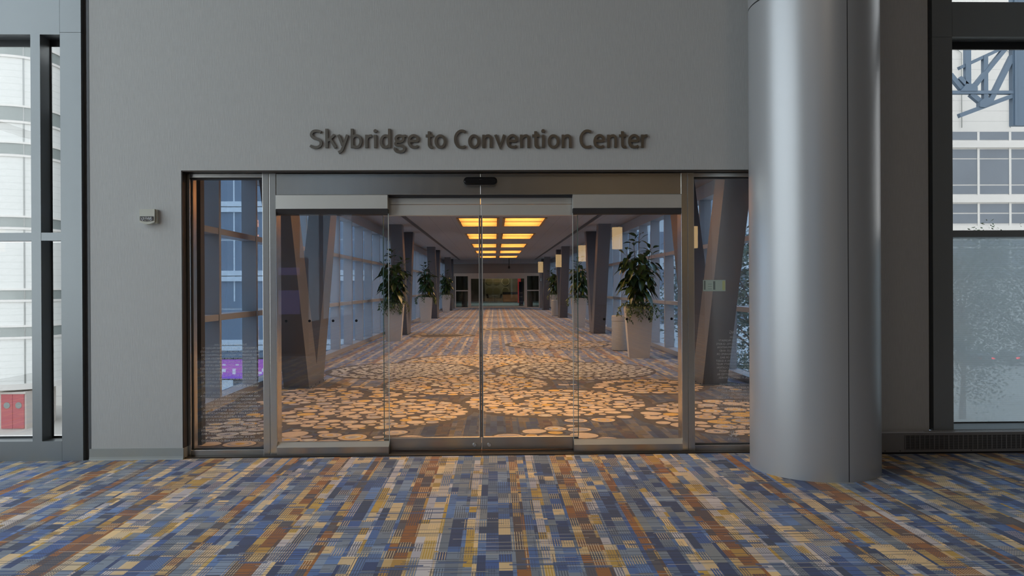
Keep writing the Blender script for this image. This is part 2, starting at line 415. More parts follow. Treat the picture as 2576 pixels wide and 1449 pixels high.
gk = MB().box(4.248,LX1,.125,.15,3.78,3.85).box(4.248,LX1,.125,.134,.235,.25)
gk.build('gasket', M['alu_dark'], w2)
# glazing of the left side wall
w3 = sempty('window_3', 'glazed left side of the lobby', 'window', (LX0-.1,-4.5,0))
for y in (-9.5,-6.4,-3.2,-.1): MB().box(LX0-.15,LX0,y,y+.1,.25,8.7).build('mullion', M['alu'], w3)
MB().box(LX0-.12,LX0-.03,-9.5,.0,3.85,3.95).build('rail', M['alu'], w3)
MB().box(LX0-.08,LX0-.07,-9.5,.1,.25,8.7).build('pane', M['win_plain'], w3)

w10 = sempty('window_12', 'glazed left side of the lobby farther back', 'window', (LX0-.1,-25.5,0))
for y in (-31,-27.4,-23.8,-20.1): MB().box(LX0-.15,LX0,y,y+.1,.25,LZ).build('mullion', M['alu'], w10)
MB().box(LX0-.08,LX0-.07,-31,-20,.25,LZ).build('pane', M['win_dim'], w10)

# ------------------------------------------------------------------ heater below the right window
hv = thing('convector_heater', 'long low grey convector heater with grilles under the right window', 'heater', (6,-.05,0))
MB().box(3.05,10.9,-.10,-.022,.02,.197).build('cabinet', M['conv'], hv)
MB().box(3.05,10.9,-.085,-.022,0,.02).build('plinth', M['conv_dark'], hv)
MB().box(3.746,10.8,-.1035,-.1005,.047,.174).build('grille_void', M['conv_dark'], hv)
fg = MB()
i = 0; x = 3.746
while x < 10.8:
    fg.box(x-.002 if i%3 else x-.0035, x+.002 if i%3 else x+.0035, -.109,-.1035,.045,.176); x += .0447; i += 1
for k in range(14): fg.box(3.744,10.8,-.107,-.1035,.0445+k*.0098,.0475+k*.0098)
fg.build('front_grille', M['conv'], hv)
tg = MB().box(3.05,10.9,-.105,-.092,.197,.203).box(3.05,10.9,-.035,-.022,.197,.203).box(3.05,3.95,-.092,-.035,.197,.201)
x = 3.95
while x < 10.8:
    tg.add([(x,-.092,.2015),(x+.008,-.092,.2015),(x-.030,-.035,.2015),(x-.038,-.035,.2015),(x,-.092,.197),(x+.008,-.092,.197),(x-.030,-.035,.197),(x-.038,-.035,.197)],[(0,1,2,3),(0,4,5,1),(1,5,6,2),(3,2,6,7),(0,3,7,4)]); x += .0447
tg.build('top_grille', M['conv_top'], hv)
sw = MB()
for x in (3.56,3.70,4.33,4.92): sw.lathe([(.0,0),(.004,.0),(.004,.002),(0,.002)],0,0,10)
scr = MB()
for x in (3.56,3.70,4.36,4.93):
    scr.prism([(x+.005*math.cos(a*PI/4), .032+.005*math.sin(a*PI/4)) for a in range(8)], 'y', -.1022,-.0995)
scr.build('screws', M['conv_dark'], hv)['kind'] = 'stuff'

# ------------------------------------------------------------------ strobe on the left pier
so = thing('alarm_strobe', 'small cream alarm strobe box with a clear lens on the wall left of the doors', 'alarm', (-3.118,-.03,2.2))
def arcbox(x0,x1,z0,z1,sag,y0,y1,n=10):
    pts = [(x0,z1),(x0,z0+sag)]
    for k in range(n+1):
        u = k/n; pts.append((x0+(x1-x0)*u, z0+sag-sag*math.sin(PI*u)))
    pts += [(x1,z0+sag),(x1,z1)]
    out = []
    for p in pts:
        if not out or (abs(p[0]-out[-1][0])+abs(p[1]-out[-1][1]) > 1e-6): out.append(p)
    return MB().prism(out[::-1], 'y', y0, y1)
arcbox(-3.197,-3.062,2.132,2.268,.020,-.055,0).build('housing', M['strobe'], so)
lsu = arcbox(-3.190,-3.074,2.159,2.202,.006,-.062,-.05).build('lens_surround', M['satin_dark'], so)
ls = MB()
rr_ = random.Random(3)
for i in range(16):
    for j in range(4):
        x = -3.184+i*.0066; z = 2.163+j*.0088
        ls.add([(x,-.063,z),(x+.006,-.063,z),(x+.006,-.063,z+.008),(x,-.063,z+.008),(x+.003+rr_.uniform(-.002,.002),-.067,z+.004+rr_.uniform(-.003,.003))],[(0,1,4),(1,2,4),(2,3,4),(3,0,4)])
ls.build('lens', M['chrome'], lsu)
MB().box(-3.070,-3.048,-.035,0,2.14,2.266).build('back_plate', M['strobe'], so)

# ------------------------------------------------------------------ sign letters
SK = .0036412
def catmull(pts, sub=6, closed=False):
    if len(pts) < 3: return pts
    n = len(pts); out = []
    rng = range(n) if closed else range(n-1)
    for i in rng:
        p0 = pts[(i-1)%n] if closed or i > 0 else pts[0]; p1 = pts[i]; p2 = pts[(i+1)%n]
        p3 = pts[(i+2)%n] if closed or i+2 < n else pts[-1]
        for k in range(sub):
            u = k/sub
            out.append(tuple(.5*((2*b)+(-a+c)*u+(2*a-5*b+4*c-d)*u*u+(-a+3*b-3*c+d)*u**3) for a,b,c,d in zip(p0,p1,p2,p3)))
    if not closed: out.append(pts[-1])
    return out
def ribbon(mb, pts, w, y0, y1, closed=False):
    n = len(pts); b = len(mb.v)
    for i in range(n):
        p = Vector(pts[i]); a = Vector(pts[i-1]) if (i > 0 or closed) else None; c = Vector(pts[(i+1)%n]) if (i < n-1 or closed) else None
        d1 = (p-a).normalized() if a is not None else None; d2 = (c-p).normalized() if c is not None else None
        d1 = d1 or d2; d2 = d2 or d1
        n1 = Vector((-d1.y,d1.x)); n2 = Vector((-d2.y,d2.x)); m = (n1+n2).normalized(); k = min(1.6, 1/max(.4, m.dot(n1)))
        o = m*(w/2*k)
        for q in (p+o, p-o):
            mb.v.append((q.x,y0,q.y)); mb.v.append((q.x,y1,q.y))
    def q4(i): return [b+4*i+j for j in range(4)]
    for i in range(n if closed else n-1):
        A = q4(i); B = q4((i+1)%n)
        mb.cur = 0; mb.face([A[0],A[2],B[2],B[0]])
        mb.cur = 1; mb.face([A[1],B[1],B[3],A[3]]); mb.face([A[0],B[0],B[1],A[1]]); mb.face([A[2],A[3],B[3],B[2]])
    if not closed:
        mb.cur = 1
        for i, s in ((0,1),(n-1,-1)):
            A = q4(i); mb.face([A[0],A[1],A[3],A[2]][::s])
def ell(cx, cy, rx, ry, n=28, pw=1.0):
    return [(cx+rx*math.cos(2*PI*i/n), cy+ry*math.sin(2*PI*i/n)) for i in range(n)]
G = {  # strokes in sign units (x from letter left, y up from baseline); flag: 's' smooth, 'l' straight, 'o' closed
 'S': [('s',[(170,236),(140,250),(95,258),(50,245),(26,212),(30,178),(62,150),(110,135),(150,115),(168,80),(160,42),(125,15),(80,8),(40,16),(8,36)])],
 'k': [('l',[(24,288),(24,0)]),('l',[(140,198),(40,108)]),('l',[(72,140),(158,0)])],
 'y': [('l',[(24,198),(84,40)]),('s',[(158,198),(106,52),(84,-8),(66,-42),(22,-68)])],
 'b': [('l',[(24,288),(24,0)]),('s',[(28,150),(58,180),(100,184),(136,160),(152,112),(148,66),(124,24),(88,12),(52,16),(24,34)])],
 'r': [('l',[(22,198),(22,0)]),('s',[(24,130),(38,160),(62,178),(100,184)])],
 'i': [('l',[(22,198),(22,0)]),('d',(22,254,28))],
 'd': [('l',[(146,288),(146,0)]),('s',[(142,160),(112,182),(70,180),(36,150),(22,98),(28,50),(50,18),(84,10),(118,22),(146,48)])],
 'g': [('o',ell(90,138,56,46)),('l',[(130,172),(186,182)]),('s',[(58,98),(36,78),(30,58),(48,42),(90,38),(134,28),(160,2),(156,-34),(124,-54),(84,-58),(42,-48),(20,-22),(30,6)])],
 'e': [('l',[(24,102),(156,102)]),('s',[(150,96),(152,136),(138,168),(104,186),(66,180),(34,150),(22,102),(28,58),(52,24),(92,10),(130,14),(158,28)])],
 't': [('s',[(54,250),(54,150),(54,60),(60,28),(80,10),(112,10)]),('l',[(2,182),(112,182)])],
 'o': [('o',ell(90,96,68,88))],
 'C': [('s',[(176,236),(140,254),(96,252),(52,220),(26,168),(24,106),(42,52),(78,16),(126,8),(180,22)])],
 'n': [('l',[(22,198),(22,0)]),('s',[(26,140),(56,172),(96,184),(124,166),(132,130),(132,60),(132,0)])],
 'v': [('l',[(20,198),(86,8),(152,198)])],
}
sgn = thing('wall_sign', 'raised metal lettering reading Skybridge to Convention Center above the doors', 'sign', (-.13,-.03,2.83))
word = [('S',60,1),('k',290,1),('y',465,1),('b',668,1),('r',886,1),('i',1018,1),('d',1104,1),('g',1312,1),('e',1520,1),('t',1790,1),('o',1922,1),('C',2215,1),('o',2427,1),
        ('n',62,2),('v',240,2),('e',418,2),('n',618,2),('t',798,2),('i',940,2),('o',1025,2),('n',1232,2),('C',1496,2),('e',1703,2),('n',1904,2),('t',2082,2),('e',2216,2),('r',2408,2)]
for ch, x, which in word:
    px = 770+x/5.99 if which == 1 else 1200+x/5.8545
    X0 = -1.679+(px-780)*SK; u = SK/5.99; Z0 = 2.824
    mb = MB()
    for st in G[ch]:
        if st[0] == 'd':
            cx, cy, r = st[1]; pts = ell(X0+cx*u, Z0+cy*u, r*u, r*u, 20)
            mb.cur = 1; mb.prism(pts, 'y', -.020,-.004); mb.cur = 0
            mb.add([(p[0],-.0202,p[1]) for p in pts], [list(range(20))])
        else:
            pts = [(X0+a*u, Z0+b*u) for a,b in st[1]]
            if st[0] == 's': pts = catmull(pts, 5)
            # slight depth offsets keep overlapping strokes from fighting
            e = R.uniform(0,.0004)
            ribbon(mb, pts, .0245 if st[0] != 'o' else .024, -.020-e, -.004, st[0]=='o')
    # stand-off pin
    q = G[ch][0][1]; q = q[len(q)//2] if len(q) > 2 else ((q[0][0]+q[1][0])/2, (q[0][1]+q[1][1])/2)
    mb.cur = 1; mb.box(X0+(q[0]-6)*u, X0+(q[0]+6)*u, -.006, .001, Z0+(q[1]-6)*u, Z0+(q[1]+6)*u)
    mb.build('letter', [M['letter'], M['letter_side']], sgn)

# ------------------------------------------------------------------ round column
cx_, cy_, cr_ = 2.715, -.543, .522
cl = thing('round_column', 'large round silver column standing right of the doors', 'column', (cx_,cy_,0))
seam = [math.radians(a) for a in (276.5, 166.0, 40.0)]   # joints between cladding sheets
seam.sort()
for i in range(3):
    a0 = seam[i]+.006; a1 = seam[(i+1)%3]-.006+(2*PI if i == 2 else 0)
    for z0, z1 in ((.0,3.925),(3.937,LZ)):
        MB().lathe([(cr_-.012,z0),(cr_,z0),(cr_,z1),(cr_-.012,z1)], cx_,cy_,48,True,a0,a1).build('cladding_sheet', M['column'], cl)
MB().lathe([(cr_-.01,0),(cr_-.01,LZ)], cx_,cy_,48).build('joint_backing', M['satin_dark'], cl)

# ------------------------------------------------------------------ entrance frame
def rail_box(name, x0,x1,y0,y1,z0,z1, mat, parent, c=.003): return MB().bbox(x0,x1,y0,y1,z0,z1,c).build(name, mat, parent)
fr = sempty('trim_4', 'brushed steel frame and header of the sliding doors', 'door frame', (-.13,.16,0))
for a,b in ((-2.838,-2.809),(-2.145,-2.084),(-2.082,-2.020),(1.747,1.804),(1.806,1.867),(2.54,2.573)):
    rail_box('post', a,b,.10,.26,0,2.614, M['steel'], fr)
rail_box('header_panel', -2.020,-.134,.105,.30,2.412,2.610, M['steel'], fr)
rail_box('header_panel', -.132,1.747,.105,.30,2.412,2.610, M['steel'], fr)
MB().box(-2.02,1.747,.16,.30,2.395,2.412).build('header_slot', M['satin_dark'], fr)
MB().box(-2.838,2.573,.02,.34,0,.010).build('threshold', M['bronze'], fr)
def sidelight(n, x0, x1, label):
    s = sempty('window_%d'%n, label, 'window', ((x0+x1)/2,.16,0))
    rail_box('top_rail', x0,x1,.11,.22,2.574,2.612, M['steel_h'], s)
    rail_box('bottom_rail', x0,x1,.11,.22,.006,.058, M['steel_h'], s)
    MB().box(x0,x1,.14,.20,2.562,2.574).box(x0,x0+.008,.135,.16,.058,2.57).box(x0,x1,.14,.19,.058,.066).build('gasket', M['alu_dark'], s)
    MB().box(x0,x1,.150,.158,.06,2.57).build('pane', M['glass'], s)
    return s
sl = sidelight(4, -2.809,-2.145, 'narrow left sidelight with etched notice beside the sliding doors')
sr = sidelight(5, 1.867,2.54, 'narrow right sidelight with etched notice behind the round column')
def fixed(n, x0, x1, inner, label):
    s = sempty('window_%d'%n, label, 'window', ((x0+x1)/2,.13,0))
    MB().prism([(.085,2.282),(.085,2.408),(.17,2.408),(.17,2.282)],'x',x0,x1).build('top_rail', M['satin'], s)
    MB().prism([(.088,2.281),(.17,2.281),(.17,2.226),(.135,2.232)],'x',x0,x1).build('rail_underside', M['satin_dark'], s)  # shade under the rail put into a darker colour
    MB().prism([(.085,.008),(.085,.076),(.138,.118),(.165,.118),(.165,.008)],'x',x0,x1).build('bottom_rail', M['steel_h'], s)
    MB().prism([(.0845,.0765),(.1378,.1188),(.1372,.1192),(.0838,.0772)],'x',x0,x1).build('rail_bevel_sheen', M['satin'], s)  # lighter strip laid on the sloping top to paint its sheen
    MB().box(x0,x1,.130,.140,.11,2.24).build('pane', M['glass'], s)
    e = x1 if inner > 0 else x0
    MB().box(e-.003,e+.003,.129,.141,.11,2.24).build('pane_edge', M['glass_edge_pale'], s)
    return s
f1 = fixed(6, -2.018,-.990, 1, 'fixed glass panel left of the sliding doors')
f2 = fixed(7, .731,1.746, -1, 'fixed glass panel right of the sliding doors')
for f, xs in ((f1,(-1.94,-1.724,-1.506,-1.291)),(f2,(1.023,1.236,1.447,1.658))):
    for x in xs:
        MB().prism(ell(x,1.244,.0125,.0125,20),'y',.1285,.1298).build('glass_dot', M['black'], f, 'black safety dot on the glass')
def leaf_door(n, x0, x1, meet, label):
    s = sempty('door_%d'%n, label, 'sliding door', ((x0+x1)/2,.22,0))
    MB().bbox(x0,x1,.200,.245,2.332,2.394,.003).build('carrier_rail', M['satin'], s)
    MB().bbox(x0,x1,.196,.245,2.226,2.328,.003).build('top_rail', M['satin'], s)
    br = MB().bbox(x0,x1,.196,.245,.018,.136,.003).build('bottom_rail', M['steel_h'], s)
    MB().box(x0,x1,.215,.225,.13,2.23).build('pane', M['glass'], s)
    e = x1 if meet > 0 else x0; o = x0 if meet > 0 else x1
    MB().box(min(e,e-meet*.010),max(e,e-meet*.010),.205,.238,.136,2.30).build('meeting_strip', M['satin_dark'], s)
    MB().box(min(e-meet*.010,e-meet*.016),max(e-meet*.010,e-meet*.016),.203,.240,.136,2.226).build('edge_channel', M['satin'], s)
    MB().box(o-.0035,o+.0035,.213,.227,.13,2.23).build('pane_edge', M['glass_edge'], s)
    k = -.06 if meet < 0 else -.198
    lk = MB(); bm = bmesh.new(); bmesh.ops.create_cone(bm, cap_ends=True, segments=24, radius1=.021, radius2=.016, depth=.016, matrix=Matrix.Translation((k,.190,.064)) @ Matrix.Rotation(PI/2,4,'X')); lk.bm(bm)
    lk.box(k-.003,k+.003,.180,.184,.057,.071); lk.build('lock_cylinder', M['chrome'], br)
    return s
leaf_door(1, -1.050,-.135, 1, 'left sliding glass door leaf, closed')
leaf_door(2, -.131,.785, -1, 'right sliding glass door leaf, closed')
# motion sensor
ms = thing('motion_sensor', 'black pill-shaped motion sensor on the steel header above the doors', 'sensor', (-.128,.08,2.532))
pill = [(x,z) for x,z in ([(-.250+.034*math.cos(a), 2.532+.036*math.sin(a)) for a in [PI/2+PI*i/12 for i in range(13)]] + [(-.008+.034*math.cos(a), 2.532+.036*math.sin(a)) for a in [-PI/2+PI*i/12 for i in range(13)]])]
bm = bmesh.new(); vs = [bm.verts.new((p[0],.04,p[1])) for p in pill]; fa = bm.faces.new(vs)
ex = bmesh.ops.extrude_face_region(bm, geom=[fa]); bmesh.ops.translate(bm, verts=[v for v in ex['geom'] if isinstance(v, bmesh.types.BMVert)], vec=(0,.066,0))
bmesh.ops.bevel(bm, geom=[e for e in bm.edges if abs(e.verts[0].co.y-.04)<1e-5 and abs(e.verts[1].co.y-.04)<1e-5], offset=.012, segments=3, affect='EDGES')
bmesh.ops.recalc_face_normals(bm, faces=bm.faces); mh = MB().bm(bm).build('housing', M['black'], ms)
MB().box(-.138,-.118,.0385,.0405,2.543,2.546).build('badge', M['chrome'], mh)

# ------------------------------------------------------------------ etched notices (mirrored: they are read from the bridge)
M['etch'] = NT('etched_lettering'); _t = M['etch']
_d = _t.n('BsdfDiffuse'); _d.inputs[0].default_value = (.74,.78,.79,1); _tr = _t.n('BsdfTransparent'); _m = _t.n('MixShader'); _m.inputs[0].default_value = .58
_t.t.links.new(_tr.outputs[0], _m.inputs[1]); _t.t.links.new(_d.outputs[0], _m.inputs[2]); M['etch'] = _t.done(_m.outputs[0])
def text_mesh(mb, s, size, cx, z, y, mirror=True, width=None):
    cu = bpy.data.curves.new('t','FONT'); cu.body = s; cu.size = size; cu.align_x = 'CENTER'; cu.resolution_u = 2
    o = bpy.data.objects.new('t', cu); C.objects.link(o)
    dg = bpy.context.evaluated_depsgraph_get(); me = o.evaluated_get(dg).to_mesh()
    xs = [v.co.x for v in me.vertices]; k = 1.0
    if width and xs: k = width/(max(xs)-min(xs))
    sg = -1 if mirror else 1
    mb.add([(cx+sg*v.co.x*k, y, z+v.co.y) for v in me.vertices], [list(p.vertices) for p in me.polygons])
    o.to_mesh_clear(); bpy.data.objects.remove(o); bpy.data.curves.remove(cu)
lines = [('PURSUANT TO TEXAS LAW,',.30),('A PERSON MAY NOT ENTER THIS PROPERTY',.51),('WITH A FIREARM, EXCEPT THAT HOTEL GUESTS',.55),('MAY TRANSPORT FIREARMS OR AMMUNITION',.53),('DIRECTLY FROM THEIR VEHICLES AND',.49),('GUEST ROOMS AS LONG AS THE FIREARMS OR',.545),('AMMUNITION ARE KEPT IN A CASE OR BAG.',.49),('FIREARMS OR AMMUNITION STORED IN A GUEST',.555),('ROOM OR GUEST VEHICLE ON PROPERTY MUST',.55),('BE KEPT OUT OF SIGHT IN A LOCKED LOCATION',.54),('CARRYING GUNS OPENLY IS NOT',.50),('PUBLICLY PERMITTED IN AREAS PERMITTED IN',.53),('WHERE ALCOHOL IS BEING SERVED.',.52),('',0),
 ('DE CONFORMIDAD CON LA LEY DE TEXAS,',.50),('UNA PERSONA NO PUEDE INGRESAR A ESTA',.55),('PROPIEDAD CON UN ARMA DE FUEGO',.46),('EXCEPTO LOS HUESPEDES DEL HOTEL',.48),('PUEDEN TRANSPORTAR ARMAS DE FUEGO O',.545),('MUNICIONES ENTRE SUS',.50),('VEHICULOS Y LAS HABITACIONES',.51),('SI LAS ARMAS DE FUEGO O MUNICIONES SE',.55),('GUARDEN EN UN ESTUCHE O BOLSA',.46),('LAS ARMAS DE FUEGO O MUNICIONES',.44),('QUE SE GUARDAN EN LA HABITACION',.50),('O EN EL VEHICULO DE UN HUESPED EN',.54),('LA PROPIEDAD DEBEN MANTENERSE FUERA',.54),('DE LA VISTA Y EN UN LUGAR',.44),('CERRADO CON LLAVE O CANDADO',.54)]
def notice(parent, cx, ztop, heading=None):
    mb = MB(); z = ztop
    if heading: text_mesh(mb, heading, .040, cx, ztop+.042, .1465, True, .30)
    for s, w in lines:
        if s: text_mesh(mb, s, .0262, cx, z, .1465, True, w)
        z -= .0318
    mb.build('etched_notice', M['etch'], parent, 'pale mirrored lettering etched on the glass')
notice(sl, -2.463, 1.018)
notice(sr, 2.36, 1.058, 'CARRYING POSTING')
# hotel emblem low on the right pane
em = MB()
text_mesh(em, 'CENTER', .030, 2.245, .095, .1465)
for k in range(5):
    a = PI/2+(k-2)*.55
    em.add([(2.245+.02*math.cos(a+.5),.1465,.125+.02*math.sin(a+.5)),(2.245+.06*math.cos(a),.1465,.125+.06*math.sin(a)),(2.245+.02*math.cos(a-.5),.1465,.125+.02*math.sin(a-.5))],[(0,1,2)])
em.build('etched_emblem', M['etch'], sr)
M['sticker'] = plain('pale_green_sticker', (.42,.52,.47), .5, 0, .04)
M['sticker_ink'] = plain('sticker_ink', (.16,.2,.19), .6)
M['sticker_yel'] = plain('sticker_yellow', (.50,.55,.28), .6)
st = thing('glass_sticker', 'small pale green sticker label on the right sidelight glass', 'sticker', (2.068,.148,1.553))
sm = MB(); sm.cur = 0; sm.box(1.962,2.175,.1485,.1496,1.501,1.607)
sm.cur = 1; sm.box(2.058,2.078,.1478,.1486,1.515,1.595).box(1.97,1.985,.1478,.1486,1.515,1.60)
for k in range(3): sm.box(2.008,2.045,.1478,.1486,1.522+k*.022,1.525+k*.022)
sm.cur = 2; sm.box(2.145,2.17,.1478,.1486,1.512,1.598)
sm.build('label_face', [M['sticker'],M['sticker_ink'],M['sticker_yel']], st)

# ------------------------------------------------------------------ skybridge shell
BL, BR, BY, BZ = -3.65, 4.03, 48.5, 3.5
M['bridge_carpet'] = carpet('bridge_carpet', 1.0, .22, 3.0)
pm = [M['bridge_carpet'], plain('carpet_dark_ground', (.085,.07,.06), .95, 0, .25, 30), plain('carpet_slice_cream', (.56,.43,.31), .95, 0, .12, 25),
      plain('carpet_slice_grey', (.34,.32,.335), .95, 0, .2, 30), plain('carpet_slice_amber', (.58,.36,.10), .95, 0, .2, 30), plain('carpet_slice_pale', (.53,.48,.40), .95, 0, .12, 25), plain('carpet_slice_navy', (.09,.10,.14), .95, 0, .2, 30), carpet('bridge_carpet_dark', .36, .30, 9.0)]
fb = MB(); fb.box(BL-.25, BR+.25, .05, BY, -.4, 0)
PR = random.Random(11)
peb = []; grid = {}
def free(x, y, r, gap):
    gx, gy = int(x//.4), int(y//.4)
    for i in range(gx-1,gx+2):
        for j in range(gy-1,gy+2):
            for (a,b,c) in grid.get((i,j),()):
                if (a-x)**2+(b-y)**2 < (c+r+gap)**2*.97: return False
    return True
def put(x, y, r, tone, gap=.012):
    if not (BL+.45 < x < BR-.2 and .33 < y): return False
    if not free(x,y,r,gap): return False
    grid.setdefault((int(x//.4),int(y//.4)),[]).append((x,y,r)); peb.append((x,y,r,tone)); return True
# large swirls of log slices: (centre, radius, slice radius range, tone, dark gap rings, opening angle of the gaps)
DISCS = [(1.85,13.3,1.50,.06,.11,2,(1.18,),None),(-1.7,17.3,.95,.06,.09,2,(),None),(.6,20.9,1.03,.06,.09,2,(),None),
 (-.2,8.75,1.72,.045,.085,2,(1.15,),(.2,2.2)),(-1.75,7.25,1.33,.04,.07,1,(.62,.95),(2.2,4.4)),(1.45,7.05,1.45,.04,.07,1,(.42,.78,1.12),(1.2,5.6)),
 (-.45,5.2,1.28,.045,.085,2,(.62,),(2.6,4.6)),(-3.0,1.5,.62,.06,.12,1,(),None),(2.35,4.75,.85,.05,.10,0,(.5,),(0,4)),(-2.75,4.0,.85,.05,.09,0,(.5,),(0,4)),
 (3.0,2.0,1.25,.06,.14,0,(.7,),(1,4)),(-1.5,2.5,1.15,.045,.105,0,(.55,),(3.4,6.2)),(.80,3.25,1.20,.045,.10,0,(.50,),(.2,3.4))]
HOLES = {1:.72, 2:.82}
for di,(cx,cy,RR,s0,s1,tone,gaps,ang) in enumerate(DISCS):
    later = DISCS[di+1:]
    for step in range(9):
        s = s1+(s0*.7-s1)*step/8
        for _ in range(int(260*RR*RR/(s/.06))):
            r = RR*math.sqrt(PR.random()); a = PR.uniform(0,2*PI)
            if r > RR-s*.6 or r < HOLES.get(di,0): continue
            if any(abs(r-g) < .045+s*.5 and (ang is None or ang[0] < a < ang[1]) for g in gaps): continue
            x = cx+r*math.cos(a); y = cy+r*math.sin(a)
            if any(math.hypot(x-d[0],y-d[1]) < d[2]+s+.075 for d in later): continue
            put(x,y,s*PR.uniform(.88,1.05),tone,.003)
for step in range(7):   # loose slices between the swirls near the doors
    for _ in range(1500):
        x = PR.uniform(-3.0,3.6); y = PR.uniform(.62,5.0); s = (.15-.015*step)*(1 if y < 2 else .72)
        q = math.sin(1.5*x+.8*y+.9)*math.cos(1.2*y-.6*x)+.25*math.sin(3.1*x-1.3*y)
        if q < .10 or any(math.hypot(x-d[0],y-d[1]) < d[2]+s+.09 for d in DISCS): continue
        put(x, y, s*PR.uniform(.8,1.05), 0, .005)
def blob(x, y, r, z, n, mi, irr, ph, sq=(1,1)):
    pts = []
    for k in range(n):
        a = 2*PI*k/n
        q = r*(1+irr*math.sin(2*a+ph)+irr*.7*math.sin(3*a+2.3*ph))
        pts.append((x+q*math.cos(a)*sq[0], y+q*math.sin(a)*sq[1], z))
    fb.cur = mi; fb.add(pts, [list(range(n))])
for (x,y,r,tone) in peb:
    ph = PR.uniform(0,6)
    if not any(math.hypot(x-d[0],y-d[1]) < d[2]-.02 for d in DISCS): blob(x,y,r+.035,PR.uniform(.0008,.0013),12,1,.05,ph)
fb.cur = 7; fb.add([(-3.55,.31,.00015),(3.95,.31,.00015)]+[(3.95-7.5*i/40, 4.9+.55*math.sin(i*.55)+.9*math.sin(PI*i/40), .00015) for i in range(41)], [list(range(43))])
for k,d in enumerate(DISCS): blob(d[0],d[1],d[2]+.10,.0004+.00003*k,48,1,.015,k)
for i,(x,y,r,tone) in enumerate(peb):
    ph = PR.uniform(0,6); u = PR.random(); n = 16 if y < 5 else 10
    base = 2 if tone == 0 else (5 if tone == 1 else PR.choice((2,5,2)))
    if u < .10: base = 4 if tone != 1 else 3
    dz = PR.uniform(0,.0006)
    blob(x,y,r,.0015+dz,n,base,.05,ph)
    if r > .06 and y < 6 or r > .075:
        v = PR.random()
        mid = 3 if v < .40 else (4 if v < .62 else None)
        if mid is not None:
            blob(x,y,r*.74,.0024+dz,n,mid,.06,ph+.4)
            if r > .085: blob(x,y,r*.56,.0028+dz,n,PR.choice((2,5,3,4)),.08,ph+.9)
            if r > .10: blob(x,y,r*.30,.0032+dz,n,PR.choice((3,3,6,4)),.10,ph+1.4)
struct(fb.build('floor', pm), 'skybridge carpet with swirls of round log slices and coloured strips', 'floor')

# ceiling with openings for the recessed lights
LYS = [1.6, 7.9, 14.3, 20.6, 27.1, 33.4, 40.1]; LLEN = 2.9
LXS = [(-1.06,.115),(.255,1.47)]
bc = MB()
bc.box(BL-.25,LXS[0][0],.30,BY,BZ,BZ+.25).box(LXS[0][1],LXS[1][0],.30,BY,BZ,BZ+.25).box(LXS[1][1],BR+.25,.30,BY,BZ,BZ+.25)
ys = [.30]+[v for y in LYS for v in (y,y+LLEN)]+[BY]
for x0,x1 in LXS:
    for k in range(0,len(ys),2): bc.box(x0,x1,ys[k],ys[k+1],BZ,BZ+.25)
bc.box(BL-.25,BR+.25,46.6,BY,3.26,BZ)
struct(bc.build('ceiling', M['ceil']), 'tiled skybridge ceiling', 'ceiling')
for n,(a,b) in ((5,(-2.55,-2.43)),(6,(2.80,2.92))):
    struct(MB().box(a,b,.4,46.5,3.488,3.501).build('trim_%d'%n, M['satin_dark']), 'dark linear air slot in the skybridge ceiling', 'air slot')
words = ['nearest','second','third','fourth','farthest']
for k, y in enumerate(LYS):
    for s,(x0,x1) in enumerate(LXS):
        side = ('left','right')[s]
        lab = ('warm recessed ceiling light, %s of the %s row on the skybridge' % (words[k-2], side)) if k >= 2 else 'warm recessed ceiling light over the skybridge floor just inside the doors'
        L = thing('ceiling_light', lab, 'light', ((x0+x1)/2, y+LLEN/2, BZ), 'recessed lights along the skybridge')
        y1 = y+LLEN
        p = MB().box(x0,x1,y,y1,BZ+.14,BZ+.16)
        p.box(x0,x0+.012,y,y1,BZ,BZ+.14).box(x1-.012,x1,y,y1,BZ,BZ+.14).box(x0,x1,y,y+.012,BZ,BZ+.14).box(x0,x1,y1-.012,y1,BZ,BZ+.14)
        p.box(x0,x1,y+LLEN/2-.07,y+LLEN/2+.07,BZ+.01,BZ+.14)
        po = p.build('pan', M['light_pan'], L)
        f = MB()
        for a,b in ((x0-.02,x0+.05),(x1-.05,x1+.02)): f.box(a,b,y-.02,y1+.02,BZ-.012,BZ+.004)
        for a in (y-.02,y1-.05): f.box(x0,x1,a,a+.07,BZ-.012,BZ+.004)
        f.build('frame', M['light_pan'], L)
        for q in (.36,.72,1.08,1.82,2.18,2.54):
            MB().box(x0+.02,x1-.02,y+q-.006,y+q+.006,BZ+.012,BZ+.115).build('baffle', M['light_pan'], po)
        for q0,q1 in ((.10,1.30),(1.60,2.80)):
            MB().box(x0+.06,x1-.06,y+q0,y+q1,BZ+.120,BZ+.132).build('lamp_panel', M['light_tube'], po)

# side glazing of the bridge
def side_glazing(n, xf, sgn_, label):
    s = sempty('window_%d'%n, label, 'window wall', (xf, 24, 0))
    xo = xf+sgn_*.22
    def bx(m,a,b,*r): return m.box(min(a,b),max(a,b),*r)
    bx(MB(), xf, xo+sgn_*.03, .30, BY, 0, .10).build('curb', M['bridge_frame'], s)
    bx(MB(), xf, xo+sgn_*.03, .30, BY, 3.24, BZ).build('head', M['bridge_frame'], s)
    y = .10+1.55
    while y < BY:
        bx(MB(), xf, xo, y-.035, y+.035, .10, 3.24).build('mullion', M['bridge_frame'], s); y += 1.55
    for z in (1.125, 2.27): bx(MB(), xf+sgn_*.01, xo, .30, BY, z, z+.08).build('rail', M['bridge_frame'], s)
    bx(MB(), xo, xo+sgn_*.012, .30, BY, .1, 3.24).build('pane', M['bridge_glass'], s)
side_glazing(8, BL, -1, 'left glazed wall of the skybridge with bronze lit mullions')
side_glazing(9, BR, 1, 'right glazed wall of the skybridge with bronze lit mullions')
